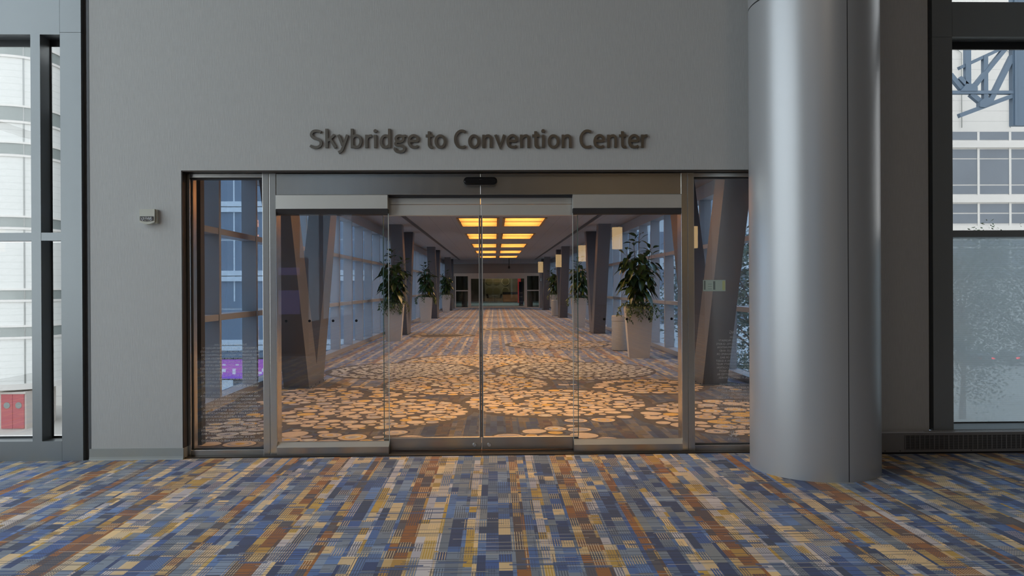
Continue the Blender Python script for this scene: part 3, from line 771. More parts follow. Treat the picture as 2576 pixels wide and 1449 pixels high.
# wall returns just inside the entrance
struct(MB().box(BL-.25,-2.99,.62,.72,0,BZ).build('wall_left', M['alu']), 'grey panel just inside the left sidelight', 'wall')
tt = MB().box(-2.962,-2.905,.60,.70,0,BZ); tt.cur = 1; tt.box(-2.99,-2.962,.60,.70,0,BZ)
struct(tt.build('trim_7', [M['alu_dark'], M['bridge_frame']]), 'dark post inside the left sidelight', 'post')

# leaning V columns
def vcolumn(first):
    o = thing('v_column', '', 'column', (0,0,0), 'leaning V columns of the skybridge')
    w = .192
    MB().prism([(-.49,.012),(.49,.012),(.62,.33),(-.62,.33)],'x',-w,w).build('base', M['vcol'], o)
    for s in (-1,1):
        pl = [(s*.62,.33),(0,.33),(s*1.395,3.5),(s*1.855,3.5)]
        if s > 0: pl = pl[::-1]
        MB().prism(pl,'x',-w,w).build('leg', M['vcol'], o)
    MB().box(-w-.03,w+.03,-.53,.53,0,.014).build('base_plate', M['vcol'], o)
    bo = MB()
    for s in (-1,1):
        for k in range(4): bo.prism([(s*(w+.015)+.008*math.cos(a*PI/3), -.42+.28*k+.008*math.sin(a*PI/3)) for a in range(6)],'z',.012,.03)
    bo.build('bolts', M['satin_dark'], o)['kind'] = 'stuff'
    return o
vp = vcolumn(0)
ordn = ['nearest the glass doors','second from the glass doors','third from the glass doors','farthest from the glass doors']
for k, y in enumerate((5.26,18.3,31.2,43.9)):
    for s, x in ((0,-3.06),(1,3.42)):
        lab = 'grey steel V shaped column on the %s side of the skybridge, %s' % (('left','right')[s], ordn[k])
        if k == 0 and s == 0: vp.location = (x,y,0); vp['label'] = lab
        else: copy_tree(vp, (x,y,0), 0, lab)

# ------------------------------------------------------------------ potted plants
def leaf(mb, p, d, L, W, droop, roll, fold=.25):
    p = Vector(p); d = Vector(d).normalized(); side = d.cross(Vector((0,0,1)))
    side = side.normalized() if side.length > 1e-3 else Vector((1,0,0))
    side = (Matrix.Rotation(roll,3,d) @ side); nrm = side.cross(d)
    prof = [(0,.10),(.22,.75),(.5,1),(.78,.72),(1,.04)]
    b = len(mb.v)
    for t, w in prof:
        c = p+d*(L*t)+Vector((0,0,-droop*L*t*t))
        for s in (-1,0,1): mb.v.append(tuple(c+side*(s*w*W/2)+nrm*(abs(s)*fold*w*W/2)))
    for i in range(4):
        for j in range(2):
            a = b+i*3+j; mb.face([a,a+1,a+4,a+3], True)
def make_planter():
    o = thing('potted_plant', '', 'plant', (0,0,0), 'tall planters along the skybridge')
    pr = random.Random(5)
    b, tp, h = .215, .30, 1.12
    m = MB()
    def ringq(r,z): return [(-r,-r,z),(r,-r,z),(r,r,z),(-r,r,z)]
    lv = [(b,.0),(tp,h),(tp-.025,h),(tp-.035,h-.07)]
    for r,z in lv: m.v.extend(ringq(r,z))
    for k in range(3):
        for i in range(4): m.face([k*4+i,k*4+(i+1)%4,(k+1)*4+(i+1)%4,(k+1)*4+i])
    m.face([0,3,2,1]); m.build('planter', M['pot'], o)
    MB().add(ringq(tp-.03,h-.06),[(0,1,2,3)]).build('soil', M['soil'], o)
    st = MB(); fo = MB()
    stems = [((0,.02),(.03,.0),1.60),((-.08,-.03),(-.27,-.05),1.26),((.08,-.02),(.26,.05),1.36),((.0,.08),(.04,.2),1.12),((-.04,.02),(-.09,.1),1.5),((.03,-.06),(.10,-.2),1.15),((-.06,-.06),(-.16,-.2),1.0)]
    for (sx,sy),(ex,ey),hh in stems:
        pts = []
        for k in range(8):
            t = k/7; pts.append((sx+(ex-sx)*t**1.3+.015*math.sin(5*t+sx*40), sy+(ey-sy)*t**1.3+.015*math.cos(4*t), h-.08+hh*t))
        st.tube(pts, .014, 6, .005)
        nl = int(15*hh)
        for k in range(nl):
            t = .30+.70*k/(nl-1); i = min(6,int(t*7)); f = t*7-i
            p = Vector(pts[i]).lerp(Vector(pts[i+1]), f)
            a = k*2.4+sx*20+pr.uniform(-.4,.4)
            el = pr.uniform(-.55,.35) if t < .85 else pr.uniform(.2,.9)
            d = (math.cos(a)*math.cos(el), math.sin(a)*math.cos(el), math.sin(el))
            pet = .05+pr.uniform(0,.07)
            q = p+Vector(d)*pet
            st.tube([p,q],.003,4)
            leaf(fo, q, d, pr.uniform(.23,.33)*(1 if t<.85 else .72), pr.uniform(.115,.155)*(1 if t<.85 else .7), pr.uniform(.35,.95) if t<.85 else pr.uniform(.1,.4), pr.uniform(-.7,.7))
    for br in ((-.42,.0,.55),(.45,.05,.95),(-.36,-.1,1.02),(.30,-.25,.62)):
        e = Vector((br[0]*.7,br[1]*.7,h+br[2])); s0 = Vector((br[0]*.1,0,h+br[2]-.28)); st.tube([s0,s0.lerp(e,.5)+Vector((0,0,.05)),e],.006,5,.004)
        for k in range(9):
            a = math.atan2(br[1],br[0])+pr.uniform(-1.3,1.3); el = pr.uniform(-.5,.3); d = (math.cos(a)*math.cos(el),math.sin(a)*math.cos(el),math.sin(el))
            leaf(fo, e+Vector((pr.uniform(-.05,.05),pr.uniform(-.05,.05),pr.uniform(-.12,.04))), d, pr.uniform(.16,.23), pr.uniform(.075,.11), pr.uniform(.3,.9), pr.uniform(-.8,.8))
    st.build('stem', M['bark'], o); fo.build('foliage', M['leaf'], o)
    iv = MB()
    for k in range(46):
        sd = pr.randrange(4) if k > 16 else 0; u = pr.uniform(-.27,.27)
        q = [(u,-.29),(.29,u),(u,.29),(-.29,u)][sd]; out = [(0,-1),(1,0),(0,1),(-1,0)][sd]
        n = pr.randint(5,13); zz = h+.03
        for j in range(n):
            x = q[0]+out[0]*(.02+.035*min(j,3))+pr.uniform(-.04,.04); y = q[1]+out[1]*(.02+.035*min(j,3))+pr.uniform(-.04,.04)
            a = pr.uniform(0,6.3)
            leaf(iv,(x,y,zz-.032*j+.03),(math.cos(a),math.sin(a),pr.uniform(-.9,.2)),pr.uniform(.04,.07),pr.uniform(.025,.04),.5,pr.uniform(-1,1))
    for k in range(160):
        x, y = pr.uniform(-.28,.28), pr.uniform(-.28,.28); a = pr.uniform(0,6.3)
        leaf(iv,(x,y,h+pr.uniform(-.02,.12)),(math.cos(a),math.sin(a),pr.uniform(-.2,.7)),pr.uniform(.05,.08),pr.uniform(.03,.045),.5,pr.uniform(-1,1))
    iv.build('trailing_ivy', M['ivy'], o)
    for (x,y) in ((-.17,-.15),(.17,-.13)):
        bl = MB()
        for k in range(16):
            a = k*2.4; el = pr.uniform(.3,1.1); leaf(bl,(x,y,h-.02),(math.cos(a)*math.cos(el),math.sin(a)*math.cos(el),math.sin(el)),pr.uniform(.26,.40),.035,pr.uniform(.4,.9),pr.uniform(-.3,.3))
        fb_ = bl.build('strap_leaves', M['blade'], o)
        fl = MB()
        for k in range(26):
            t = k/25; a = k*2.4; el = .75
            leaf(fl,(x,y,h+.10+.24*t),(math.cos(a)*math.cos(el),math.sin(a)*math.cos(el),math.sin(el)),.075*(1-.5*t),.035,.1,0)
        fl.build('flower_spike', M['bract'], fb_, 'yellow flower spike')
    return o
pp = make_planter()
plants = [((3.13,9.50,0),-.10,1.0,'tall leafy plant in a tapered grey planter on the right, nearest the doors'),
 ((-2.95,15.15,0),.05,.985,'tall leafy plant in a tapered planter on the left, nearest the doors'),
 ((-3.08,26.75,0),1.62,1.0,'tall leafy plant in a tapered planter on the left, second from the doors'),
 ((-3.05,40.3,0),3.2,.97,'tall leafy plant in a tapered planter on the left, farthest from the doors'),
 ((3.20,21.9,0),1.5,1.0,'tall leafy plant in a tapered planter on the right, second from the doors'),
 ((3.34,34.7,0),3.1,1.0,'tall leafy plant in a tapered planter on the right, behind the far bin')]
for k,(loc,rz,s,lab) in enumerate(plants):
    if k == 0: pp.location = loc; pp.rotation_euler = (0,0,rz); pp['label'] = lab
    else: copy_tree(pp, loc, rz, lab, (s,s,s))
def make_bin():
    o = thing('waste_bin', '', 'bin', (0,0,0), 'round waste bins')
    MB().lathe([(0,.015),(.225,.015),(.23,.03),(.23,.70),(.222,.705)],0,0,36).build('body', M['bin'], o)
    MB().lathe([(.222,.705),(.228,.715),(.232,.72),(.232,.83),(.215,.85),(.13,.855),(.125,.80),(0,.80)],0,0,36).build('lid', M['bin'], o)
    MB().lathe([(0,0),(.215,0),(.215,.02),(0,.02)],0,0,30).build('foot_ring', M['black'], o)
    return o
b0 = make_bin(); b0.location = (3.06,11.35,0); b0['label'] = 'round grey waste bin behind the nearest planter on the right'
copy_tree(b0,(3.26,33.5,0),0,'round grey waste bin at the far right of the skybridge')

# hanging camera near the far end
hc = thing('security_camera', 'small dark camera hanging on a pole from the far skybridge ceiling', 'camera', (.97,44.6,3.5))
MB().tube([(.97,44.6,3.5),(.97,44.6,2.95)],.022,10).build('pole', M['black'], hc)
bm = bmesh.new(); bmesh.ops.create_uvsphere(bm, u_segments=16, v_segments=10, radius=.085, matrix=Matrix.Translation((.97,44.6,2.88))); MB().bm(bm, True).build('dome', M['black'], hc)
MB().tube([(.97,44.6,2.98),(.97,44.6,2.89)],.06,14).build('mount', M['black'], hc)

# ------------------------------------------------------------------ far end of the bridge
ew = MB()
ew.box(BL-.25,-3.0,BY,BY+.2,0,BZ).box(3.28,BR+.25,BY,BY+.2,0,BZ)
struct(ew.build('wall_end', M['endpanel']), 'far end wall of the skybridge', 'wall')
ep = MB()
for a,b in ((-3.0,-.95),(-.94,.195),(.205,2.1),(2.11,3.28)): ep.box(a,b,BY-.01,BY+.15,2.58,3.26)
struct(ep.build('trim_8', M['endpanel']), 'brown panels above the far doors', 'panel')
struct(MB().box(-3.0,3.28,BY-.04,BY+.15,2.36,2.575).build('trim_9', M['trimbeige']), 'beige band above the far doors', 'trim')
fd = sempty('trim_10', 'beige frame of the far doors', 'door frame', (.2,BY,0))
for a,b in ((-2.95,-2.86),(-1.98,-1.875),(2.268,2.36),(3.22,3.28)): MB().box(a,b,BY-.02,BY+.1,0,2.36).build('post', M['trimbeige'], fd)
MB().box(-1.875,2.268,BY-.02,BY+.1,2.24,2.36).build('header_panel', M['trimbeige'], fd)
for n,(a,b),lab in ((10,(-2.86,-1.98),'left sidelight of the far doors'),(11,(2.36,3.22),'right sidelight of the far doors')):
    s = sempty('window_%d'%n, lab, 'window', ((a+b)/2,BY,0))
    MB().box(a,b,BY,BY+.08,1.26,1.33).build('rail', M['trimbeige'], s); MB().box(a,b,BY,BY+.08,.0,.08).build('bottom_rail', M['trimbeige'], s)
    MB().box(a,b,BY+.03,BY+.04,.08,2.36).build('pane', M['glass'], s)
for n,(a,b),lab in ((3,(-1.875,.195),'left leaf of the far sliding doors'),(4,(.205,2.268),'right leaf of the far sliding doors')):
    s = sempty('door_%d'%n, lab, 'sliding door', ((a+b)/2,BY,0))
    MB().box(a,b,BY,BY+.07,.02,.15).build('bottom_rail', M['trimbeige'], s)
    MB().box(a,b,BY,BY+.07,2.17,2.24).build('top_rail', M['trimbeige'], s)
    st_ = (a,a+.12) if n == 3 else (b-.12,b)
    MB().box(st_[0],st_[1],BY,BY+.07,.15,2.17).build('stile', M['trimbeige'], s)
    MB().box(a,b,BY+.03,BY+.04,.15,2.17).build('pane', M['glass'], s)

el = thing('emergency_light', 'small cream twin emergency light on the far end wall, right of the doors', 'light', (3.42,BY-.05,2.05))
MB().bbox(3.32,3.50,BY-.09,BY-.002,1.98,2.10,.01).build('housing', M['strobe'], el)
for x in (3.36,3.46): MB().lathe([(0,2.12),(.035,2.12),(.045,2.19),(0,2.19)],x,BY-.06,14).build('lamp_head', M['strobe'], el)

# ------------------------------------------------------------------ hall behind the far doors
HX0,HX1,HY1,HZ = -6,7,75.5,4.2
struct(MB().box(HX0,HX1,BY+.2,HY1,-.4,0).build('floor', M['hall_floor']), 'blue hall carpet beyond the far doors', 'floor')
struct(MB().box(HX0,HX1,BY+.2,HY1,HZ,HZ+.2).build('ceiling', M['hall_dark']), 'hall ceiling beyond the far doors', 'ceiling')
struct(MB().box(HX0,-1.1,HY1,HY1+.2,0,HZ).box(2.6,HX1,HY1,HY1+.2,0,HZ).build('wall_back', M['hall_dark']), 'dark hall end wall', 'wall')
struct(MB().box(-1.1,2.6,HY1-.02,HY1+.2,0,HZ).build('wall_back', M['hall_wall']), 'olive hall wall carrying round discs', 'wall')
struct(MB().box(HX0,BL-.25,BY+.2,BY+.3,0,HZ).box(BR+.25,HX1,BY+.2,BY+.3,0,HZ).box(HX0,HX1,BY+.2,BY+.3,3.2,HZ).build('wall_front', M['hall_dark']), 'hall wall around the far doors', 'wall')
struct(MB().box(HX0-.2,HX0,BY+.2,HY1,0,HZ).build('wall_left', M['hall_dark']), 'left hall wall', 'wall')
struct(MB().box(HX1,HX1+.2,BY+.2,HY1,0,HZ).build('wall_right', M['hall_dark']), 'right hall wall', 'wall')
M['disc_a'] = plain('olive_disc', (.15,.135,.07), .5); M['disc_r'] = plain('pale_ring', (.50,.48,.34), .5)
for (x,z,ring,lab) in ((-.62,2.15,0,'dim round wall disc, top left of six in the far hall'),(.18,2.15,0,'olive round wall disc, top middle of six in the far hall'),(1.15,2.15,1,'pale ringed wall disc, top right of six in the far hall'),
                   (-.62,1.1,0,'dim round wall disc, bottom left of six in the far hall'),(.18,1.1,0,'olive round wall disc, bottom middle of six in the far hall'),(1.15,1.12,1,'pale ringed wall disc, bottom right of six in the far hall')):
    d = thing('wall_disc', lab, 'wall decor', (x,HY1-.05,z), 'round discs on the hall wall')
    MB().prism(ell(x,z,.37,.37,32),'y',HY1-.06,HY1-.025).build('face', M['disc_a'], d)
    if ring:
        r = MB(); e0 = ell(x,z,.42,.42,32); e1 = ell(x,z,.375,.375,32)
        for i in range(32):
            j = (i+1)%32; y = HY1-.075
            r.add([(e0[i][0],y,e0[i][1]),(e0[j][0],y,e0[j][1]),(e1[j][0],y,e1[j][1]),(e1[i][0],y,e1[i][1]),(e0[i][0],HY1-.02,e0[i][1]),(e0[j][0],HY1-.02,e0[j][1])],[(0,1,2,3),(0,4,5,1)])
        r.build('rim', M['disc_r'], d)
M['wood'] = plain('cabinet_wood', (.30,.15,.06), .5, 0, .25, 4)
cb = thing('cabinet', 'low brown wooden cabinet with dark top in the far hall', 'cabinet', (1.56,70.3,0))
MB().box(.80,2.33,70.0,70.6,.06,.80).build('body', M['wood'], cb)
MB().box(.78,2.35,69.97,70.62,.80,1.04).build('top', M['black'], cb)
for i in range(2): MB().box(.83+i*.76,1.55+i*.76,69.97,70.0,.10,.77).build('door', M['wood'], cb)
MB().box(.85,2.28,70.05,70.55,0,.06).build('plinth', M['black'], cb)
def col_h(x, lab):
    c = thing('hall_column', lab, 'column', (x,52.2,0), 'round columns in the far hall')
    MB().lathe([(.22,.03),(.22,HZ)],x,52.2,28).build('shaft', M['hall_wall'], c); MB().lathe([(0,0),(.26,0),(.26,.03),(.22,.03)],x,52.2,28).build('base', M['hall_wall'], c)
col_h(-2.38,'olive round column behind the left sidelight of the far doors'); col_h(2.74,'olive round column behind the right sidelight of the far doors')
rp = thing('red_pillar', 'narrow red pillar behind the far doors, right of the cabinet', 'pillar', (2.36,66,0))
MB().box(2.20,2.50,65.9,66.2,.04,3.2).build('shaft', M['redp'], rp); MB().box(2.17,2.53,65.87,66.23,0,.04).build('base', M['black'], rp)
M['banner'] = plain('navy_banner', (.035,.045,.12), .6, 0, .5, 3); M['banner_txt'] = plain('banner_print', (.4,.4,.5), .6)
bn = thing('banner_stand', 'navy roll-up banner stand behind the far right door leaf', 'banner', (2.18,56,0))
MB().box(1.99,2.36,55.95,56.05,0,.06).build('base', M['satin_dark'], bn)
pb = MB().box(2.0,2.35,55.995,56.005,.06,1.98); pb.cur = 1
for z in (1.05,.72,.30): pb.box(2.06,2.29,55.99,55.995,z,z+.035)
pb.build('print', [M['banner'],M['banner_txt']], bn)
def chair(x,y,rz,lab):
    c = thing('hall_chair', lab, 'chair', (0,0,0), 'dark chairs in the far hall')
    sh = MB(); sh.prism([(-.22,.44),(.20,.44),(.30,.84),(.27,.85),(.16,.47),(-.22,.47)],'x',-.23,.23); sh.build('seat', M['black'], c)
    for sx in (-1,1):
        for sy in (-1,1): MB().tube([(sx*.17,sy*.15,.44),(sx*.23,sy*.22,0)],.011,6).build('leg', M['satin_dark'], c)
    c.location = (x,y,0); c.rotation_euler = (0,0,rz); c['label'] = lab
chair(-.55,70,1.2,'dark shell chair left of the small table in the far hall'); chair(.38,69.4,-1.3,'dark shell chair right of the small table in the far hall'); chair(-3.05,66,.8,'dark chair seen through the left far sidelight')
tb = thing('cafe_table', 'small white topped table between two dark chairs in the far hall', 'table', (-.02,70.5,0))
MB().lathe([(0,.70),(.33,.70),(.34,.715),(.33,.73),(0,.73)],-.02,70.5,28).build('top', M['fac_white'], tb)
MB().lathe([(0,0),(.22,0),(.22,.02),(.03,.04),(.03,.70)],-.02,70.5,20).build('pedestal', M['satin_dark'], tb)

# ------------------------------------------------------------------ outside
GZ = -6.9
gd = MB().box(-120,120,-40,160,GZ-.3,GZ).build('ground', M['concrete']); struct(gd, 'pale paved street below the skybridge', 'ground')
# white round tower
TX,TY,TR = -30.0,41.6,2.35
def hs(h): return 1.55+(h-1.55)*1.62
tw = thing('round_tower', 'white round tower with horizontal joints outside the left window', 'building', (TX,TY,GZ))
MB().lathe([(TR,hs(-2.2)),(TR,26)],TX,TY,72).build('wall', M['tower'], tw)
MB().lathe([(TR-.6,hs(-2.2)),(TR+.14,hs(-2.2)),(TR+.14,hs(-1.98)),(TR,hs(-1.98))],TX,TY,72).build('ledge', M['fac_white'], tw)
MB().lathe([(TR-.5,GZ),(TR-.5,hs(-2.2))],TX,TY,60).build('base', M['beige'], tw)
for z0,z1 in ((-.22,.14),(1.17,1.52),(3.88,4.25),(6.60,7.01),(7.86,8.38),(10.3,10.7)):
    MB().lathe([(TR-.05,hs(z0)),(TR+.015,hs(z0)),(TR+.015,hs(z1)),(TR-.05,hs(z1))],TX,TY,72).build('window_band', M['fac_win2'], tw)
    MB().lathe([(TR,hs(z1)),(TR+.09,hs(z1)),(TR+.09,hs(z1)+.12),(TR,hs(z1)+.12)],TX,TY,72).build('sill_band', M['fac_white'], tw)
    MB().lathe([(TR,hs(z0)-.14),(TR+.09,hs(z0)-.14),(TR+.09,hs(z0)),(TR,hs(z0))],TX,TY,72).build('sill_band', M['fac_white'], tw)
M['joint'] = plain('grey_joint', (.42,.44,.43), .7)
jl = MB()
for a in range(0,360,36):
    t = math.radians(a-90); x,y = TX+(TR+.01)*math.cos(t), TY+(TR+.01)*math.sin(t)
    jl.tube([(x,y,hs(-1.98)),(x,y,26)],.045,6)
jl.build('joint_strips', M['joint'], tw)['kind'] = 'stuff'
dl = MB().box(-29.85,-29.18,39.35,39.42,GZ+.05,GZ+2.12).box(-29.16,-28.49,39.35,39.42,GZ+.05,GZ+2.12).build('double_door', M['red'], tw, 'red double door')
for x in (-29.5,-28.8):
    MB().prism(ell(x,GZ+1.45,.19,.19,20),'y',39.33,39.36).build('round_window', M['fac_win2'], dl)
MB().box(-29.95,-28.39,39.42,41.5,GZ,GZ+2.25).box(-29.95,-28.39,39.34,39.42,GZ+2.13,GZ+2.25).build('porch', M['beige'], tw)
# long white facade that the bridge meets
def facade(name, lab, x0, x1, y, depth, z1, bands, mat, parts, loc, step=None, mull=.10):
    f = thing(name, lab, 'building', loc)
    MB().box(x0,x1,y,y+depth,GZ,z1).build('wall', mat, f)
    for (a,b,m,pr) in bands: MB().box(x0,x1,y-pr,y,a,b).build(parts[m][0], parts[m][1], f)
    if step:
        mm = MB(); x = step[0]
        while x < x1:
            if x > x0: mm.box(x-mull/2,x+mull/2,y-.10,y,step[2],step[3])
            x += step[1]
        mm.build('mullions', M['fac_white'], f)['kind'] = 'stuff'
    return f
P = {'w':('window_band',M['fac_win']),'s':('spandrel',M['fac_white'])}
bl = []
for k in range(-3,4):
    o = k*5.04
    bl += [(2.84+o,5.02+o,'w',.06),(5.14+o,7.11+o,'w',.06),(7.11+o,7.45+o,'s',.25),(7.52+o,7.88+o,'s',.25)]
bl = [b for b in bl if b[0] > GZ+.3]
ch = facade('convention_hall', 'long white banded building seen beyond the left skybridge windows', -46, HX0-.2, 48.7, 24, 26, bl, M['facade'], P, (-24,48.7,GZ), (-43,2.4,.6,22))
MB().box(HX0-.2,HX1+.2,48.75,76,HZ+.2,26).build('wall', M['facade'], ch); MB().box(HX0-.2,HX1+.2,48.75,76,GZ,-.41).build('wall', M['facade'], ch)
# white and blue grey building outside the right window
S2 = 2.0016
def rz(h): return 1.55+(h-1.55)*S2
rb = []
for z0,z1 in ((10.283,10.763),(9.18,9.708),(7.60,9.11),(7.021,7.525),(5.894,6.422),(5.246,5.822),(3.86,4.22),(2.6,3.75),(1.9,2.5)): rb.append((rz(z0),rz(z1),'w',.05))
for z0,z1 in ((9.80,10.2),(6.5,6.95),(4.4,5.1)): rb.append((rz(z0),rz(z1),'s',.3))
facade('office_building', 'white building with blue grey window rows outside the right window', 34, 100, 83, 20, 40, rb, M['facade'], P, (66,83,GZ), (58.4-3.88*6,3.88,rz(1.9),rz(10.763)), .28)
facade('pale_office_block', 'pale building beyond the right skybridge windows', HX1+.3, 33, 78, 20, 22, [(a+k*4.2,a+k*4.2+2.0,'w',.06) for k in range(-1,4) for a in (1.5,)], M['facade'], P, (20,78,GZ), (9,2.8,-3,20), .2)
# blue steel roof truss
K = 1.802; TYY = 65.0
def tp(x,y): return (24.224+x*(27.805-24.224)/1000)*K, 1.55+(14.889-y*(14.889-11.363)/1000-1.55)*K
ts = thing('steel_truss', 'blue steel truss outside the upper right window', 'truss', (46,TYY,17))
U = (27.805-24.224)/1000*K
for k,(a,b,w) in enumerate([((315,-200),(315,770),80),((585,310),(585,960),65),((200,490),(1000,120),48),((400,790),(1000,60),62),((660,990),(1000,310),72),((60,590),(230,800),66),((60,865),(1050,865),46),((190,1215),(1020,905),62),((370,880),(540,1020),70),((315,770),(190,640),60)]):
    p = tp(*a); q = tp(*b)
    MB().bar((p[0],TYY+.05*(k%3),p[1]),(q[0],TYY+.05*(k%3),q[1]),w*U,.45).build('strut', M['truss'], ts)
for poly in ([(190,845),(280,740),(385,740),(445,790),(445,850),(190,850)],[(480,1090),(480,1010),(560,950),(690,950),(690,1020),(560,1100)]):
    MB().prism([tp(*p) for p in poly],'y',TYY-.3,TYY+.3).build('gusset', M['truss'], ts)
pn = thing('blue_steel_pier', 'broad blue steel pier right of the truss outside the right window', 'pier', (51,TYY,11))
x0,z0 = tp(985,1370); MB().box(x0,x0+7,TYY-.2,TYY+.35,z0,30).build('panel', M['truss'], pn)
MB().box(x0+.12,x0+.35,TYY-.35,TYY-.2,z0,30).build('edge_rib', M['truss'], pn)
for xx,lab in ((215,'thin grey drain pipe on the white wall behind the truss, left'),(950,'thin grey drain pipe on the white wall behind the truss, right')):
    q = (tp(xx,230)[0]*(89.93/71.93), 0); dp = thing('drain_pipe', lab, 'pipe', (q[0],82.9,10))
    MB().tube([(q[0]-.6,82.9,1.55+(tp(xx,200)[1]-1.55)*1.25),(q[0],82.8,1.55+(tp(xx,230)[1]-1.55)*1.25-.3),(q[0],82.8,rz(11.0))],.055,8).build('pipe', M['joint'], dp)
# LED screen over the street, seen through the left sidelight
t = NT('pink_led_screen'); pz = t.n('SeparateXYZ'); t.set(pz.inputs[0], t.pos())
gr = t.math('DIVIDE', t.math('ADD', pz.outputs[2], 4.05), 1.25)
colr = t.ramp(gr, [(0,(.30,.12,.75)),(.45,(.75,.18,.62)),(1,(.55,.16,.60))], 'LINEAR')
blk = t.math('MULTIPLY', t.math('GREATER_THAN', t.white(t.math('FLOOR', t.math('MULTIPLY', pz.outputs[0], 5.0)), t.math('FLOOR', t.math('MULTIPLY', pz.outputs[2], 5.0))), .70), t.math('MULTIPLY', t.math('GREATER_THAN', gr, .25), t.math('LESS_THAN', gr, .75)))
colr = t.mix(blk, colr, (1,.85,.95,1))
e = t.n('Emission'); t.set(e.inputs[0], colr); e.inputs[1].default_value = 2.8; M['led'] = t.done(e.outputs[0])
ld = thing('video_screen', 'bright pink and purple video screen outside, seen through the left sidelight', 'screen', (-15.9,40,-3.4))
MB().box(-17.6,-14.1,40.02,40.4,-4.1,-2.75).build('housing', M['black'], ld)
MB().box(-17.5,-14.2,39.99,40.02,-4.02,-2.83).build('display', M['led'], ld)
MB().box(-16.2,-15.5,40.1,40.3,GZ,-4.1).build('post', M['satin_dark'], ld)
# street trees
def tree(x, y, hgt, rad, n, seed, lab, lsz=.22, low=.20):
    o = thing('street_tree', lab, 'tree', (x,y,GZ)); pr = random.Random(seed)
    tr = MB(); tr.tube([(x,y,GZ),(x+.1,y,GZ+hgt*.3),(x-.05,y+.1,GZ+hgt*.7)],.22,8,.07)
    fo = MB()
    clumps = []
    for k in range(26):
        a = pr.uniform(0,6.3); z = pr.uniform(low,.93); rr = rad*math.sqrt(max(.05,1-((z-.58)/.48)**2))*math.sqrt(pr.random())
        c = Vector((x+rr*math.cos(a), y+rr*math.sin(a), GZ+hgt*z)); clumps.append(c)
        tr.tube([(x,y,GZ+hgt*min(.65,z*.7)), tuple(c)],.05,5,.015)
    for k in range(n):
        c = clumps[k%26]; d = Vector((pr.gauss(0,1),pr.gauss(0,1),pr.gauss(0,.8)))*rad*.24
        a = pr.uniform(0,6.3); el = pr.uniform(-.8,.8); s = pr.uniform(.7,1.3)*lsz; p = c+d
        u = Vector((math.cos(a)*math.cos(el),math.sin(a)*math.cos(el),math.sin(el))); w = u.cross(Vector((pr.uniform(-1,1),pr.uniform(-1,1),1))).normalized()
        fo.add([p,p+u*s*.5+w*s*.28,p+u*s,p+u*s*.5-w*s*.28],[(0,1,2,3)])
    tr.build('trunk', M['bark'], o); fo.build('foliage', M['treeleaf'], o)
tree(29.4,40,10.7,3.3,9000,1,'leafy street tree behind the lower right window pane')
tree(37.2,45,12.2,3.6,9000,2,'leafy street tree right of the other behind the lower right pane')
tree(10.5,22,11.0,3.2,8000,3,'leafy tree outside the right skybridge windows near the doors')
tree(12.5,36,12.0,3.6,8000,4,'leafy tree outside the right skybridge windows farther along')
# car at the street
M['tail'] = emit('red_tail_light', (1,.02,.03), 14); M['carpaint'] = plain('dark_car_paint', (.04,.045,.05), .3, .2)
def car(x, y, lab):
    o = thing('parked_car', lab, 'car', (x,y,GZ), 'cars on the street'); w = .9
    MB().prism([(-2.2,.35),(2.2,.35),(2.25,.75),(1.4,.95),(.9,1.0),(-2.1,1.0),(-2.25,.8)],'x',x-w,x+w).build('body', M['carpaint'], o).location = (0,0,0)
    return o
for x,y,lab in ((50.6,72,'dark car with red tail lights on the street, left of the two'),(54.6,72,'dark car with red tail lights on the street, right of the two')):
    o = thing('parked_car', lab, 'car', (x,y,GZ), 'cars on the street'); w = .9
    m = MB().prism([(-2.2,.35),(2.2,.35),(2.25,.75),(1.4,.95),(-2.1,1.05),(-2.25,.8)],'x',-w,w); m.v = [(a+x,b+y,c+GZ) for a,b,c in m.v]; m.build('body', M['carpaint'], o)
    m = MB().prism([(-2.0,1.0),(1.1,.98),(.4,1.5),(-1.6,1.5)],'x',-w*.86,w*.86); m.v = [(a+x,b+y,c+GZ) for a,b,c in m.v]; m.build('cabin', M['fac_win'], o)
    for sx in (-1,1):
        for yy in (-1.4,1.4):
            m = MB().prism([(yy+.33*math.cos(a*PI/8), .33+.33*math.sin(a*PI/8)) for a in range(16)],'x',sx*.72,sx*.92) if sx > 0 else MB().prism([(yy+.33*math.cos(a*PI/8), .33+.33*math.sin(a*PI/8)) for a in range(16)],'x',-.92,-.72)
            m.v = [(a+x,b+y,c+GZ) for a,b,c in m.v]; m.build('wheel', M['black'], o)
        MB().box(x+sx*.72-.17,x+sx*.72+.17,y-2.30,y-2.22,GZ+.78,GZ+.95).build('tail_light', M['tail'], o)

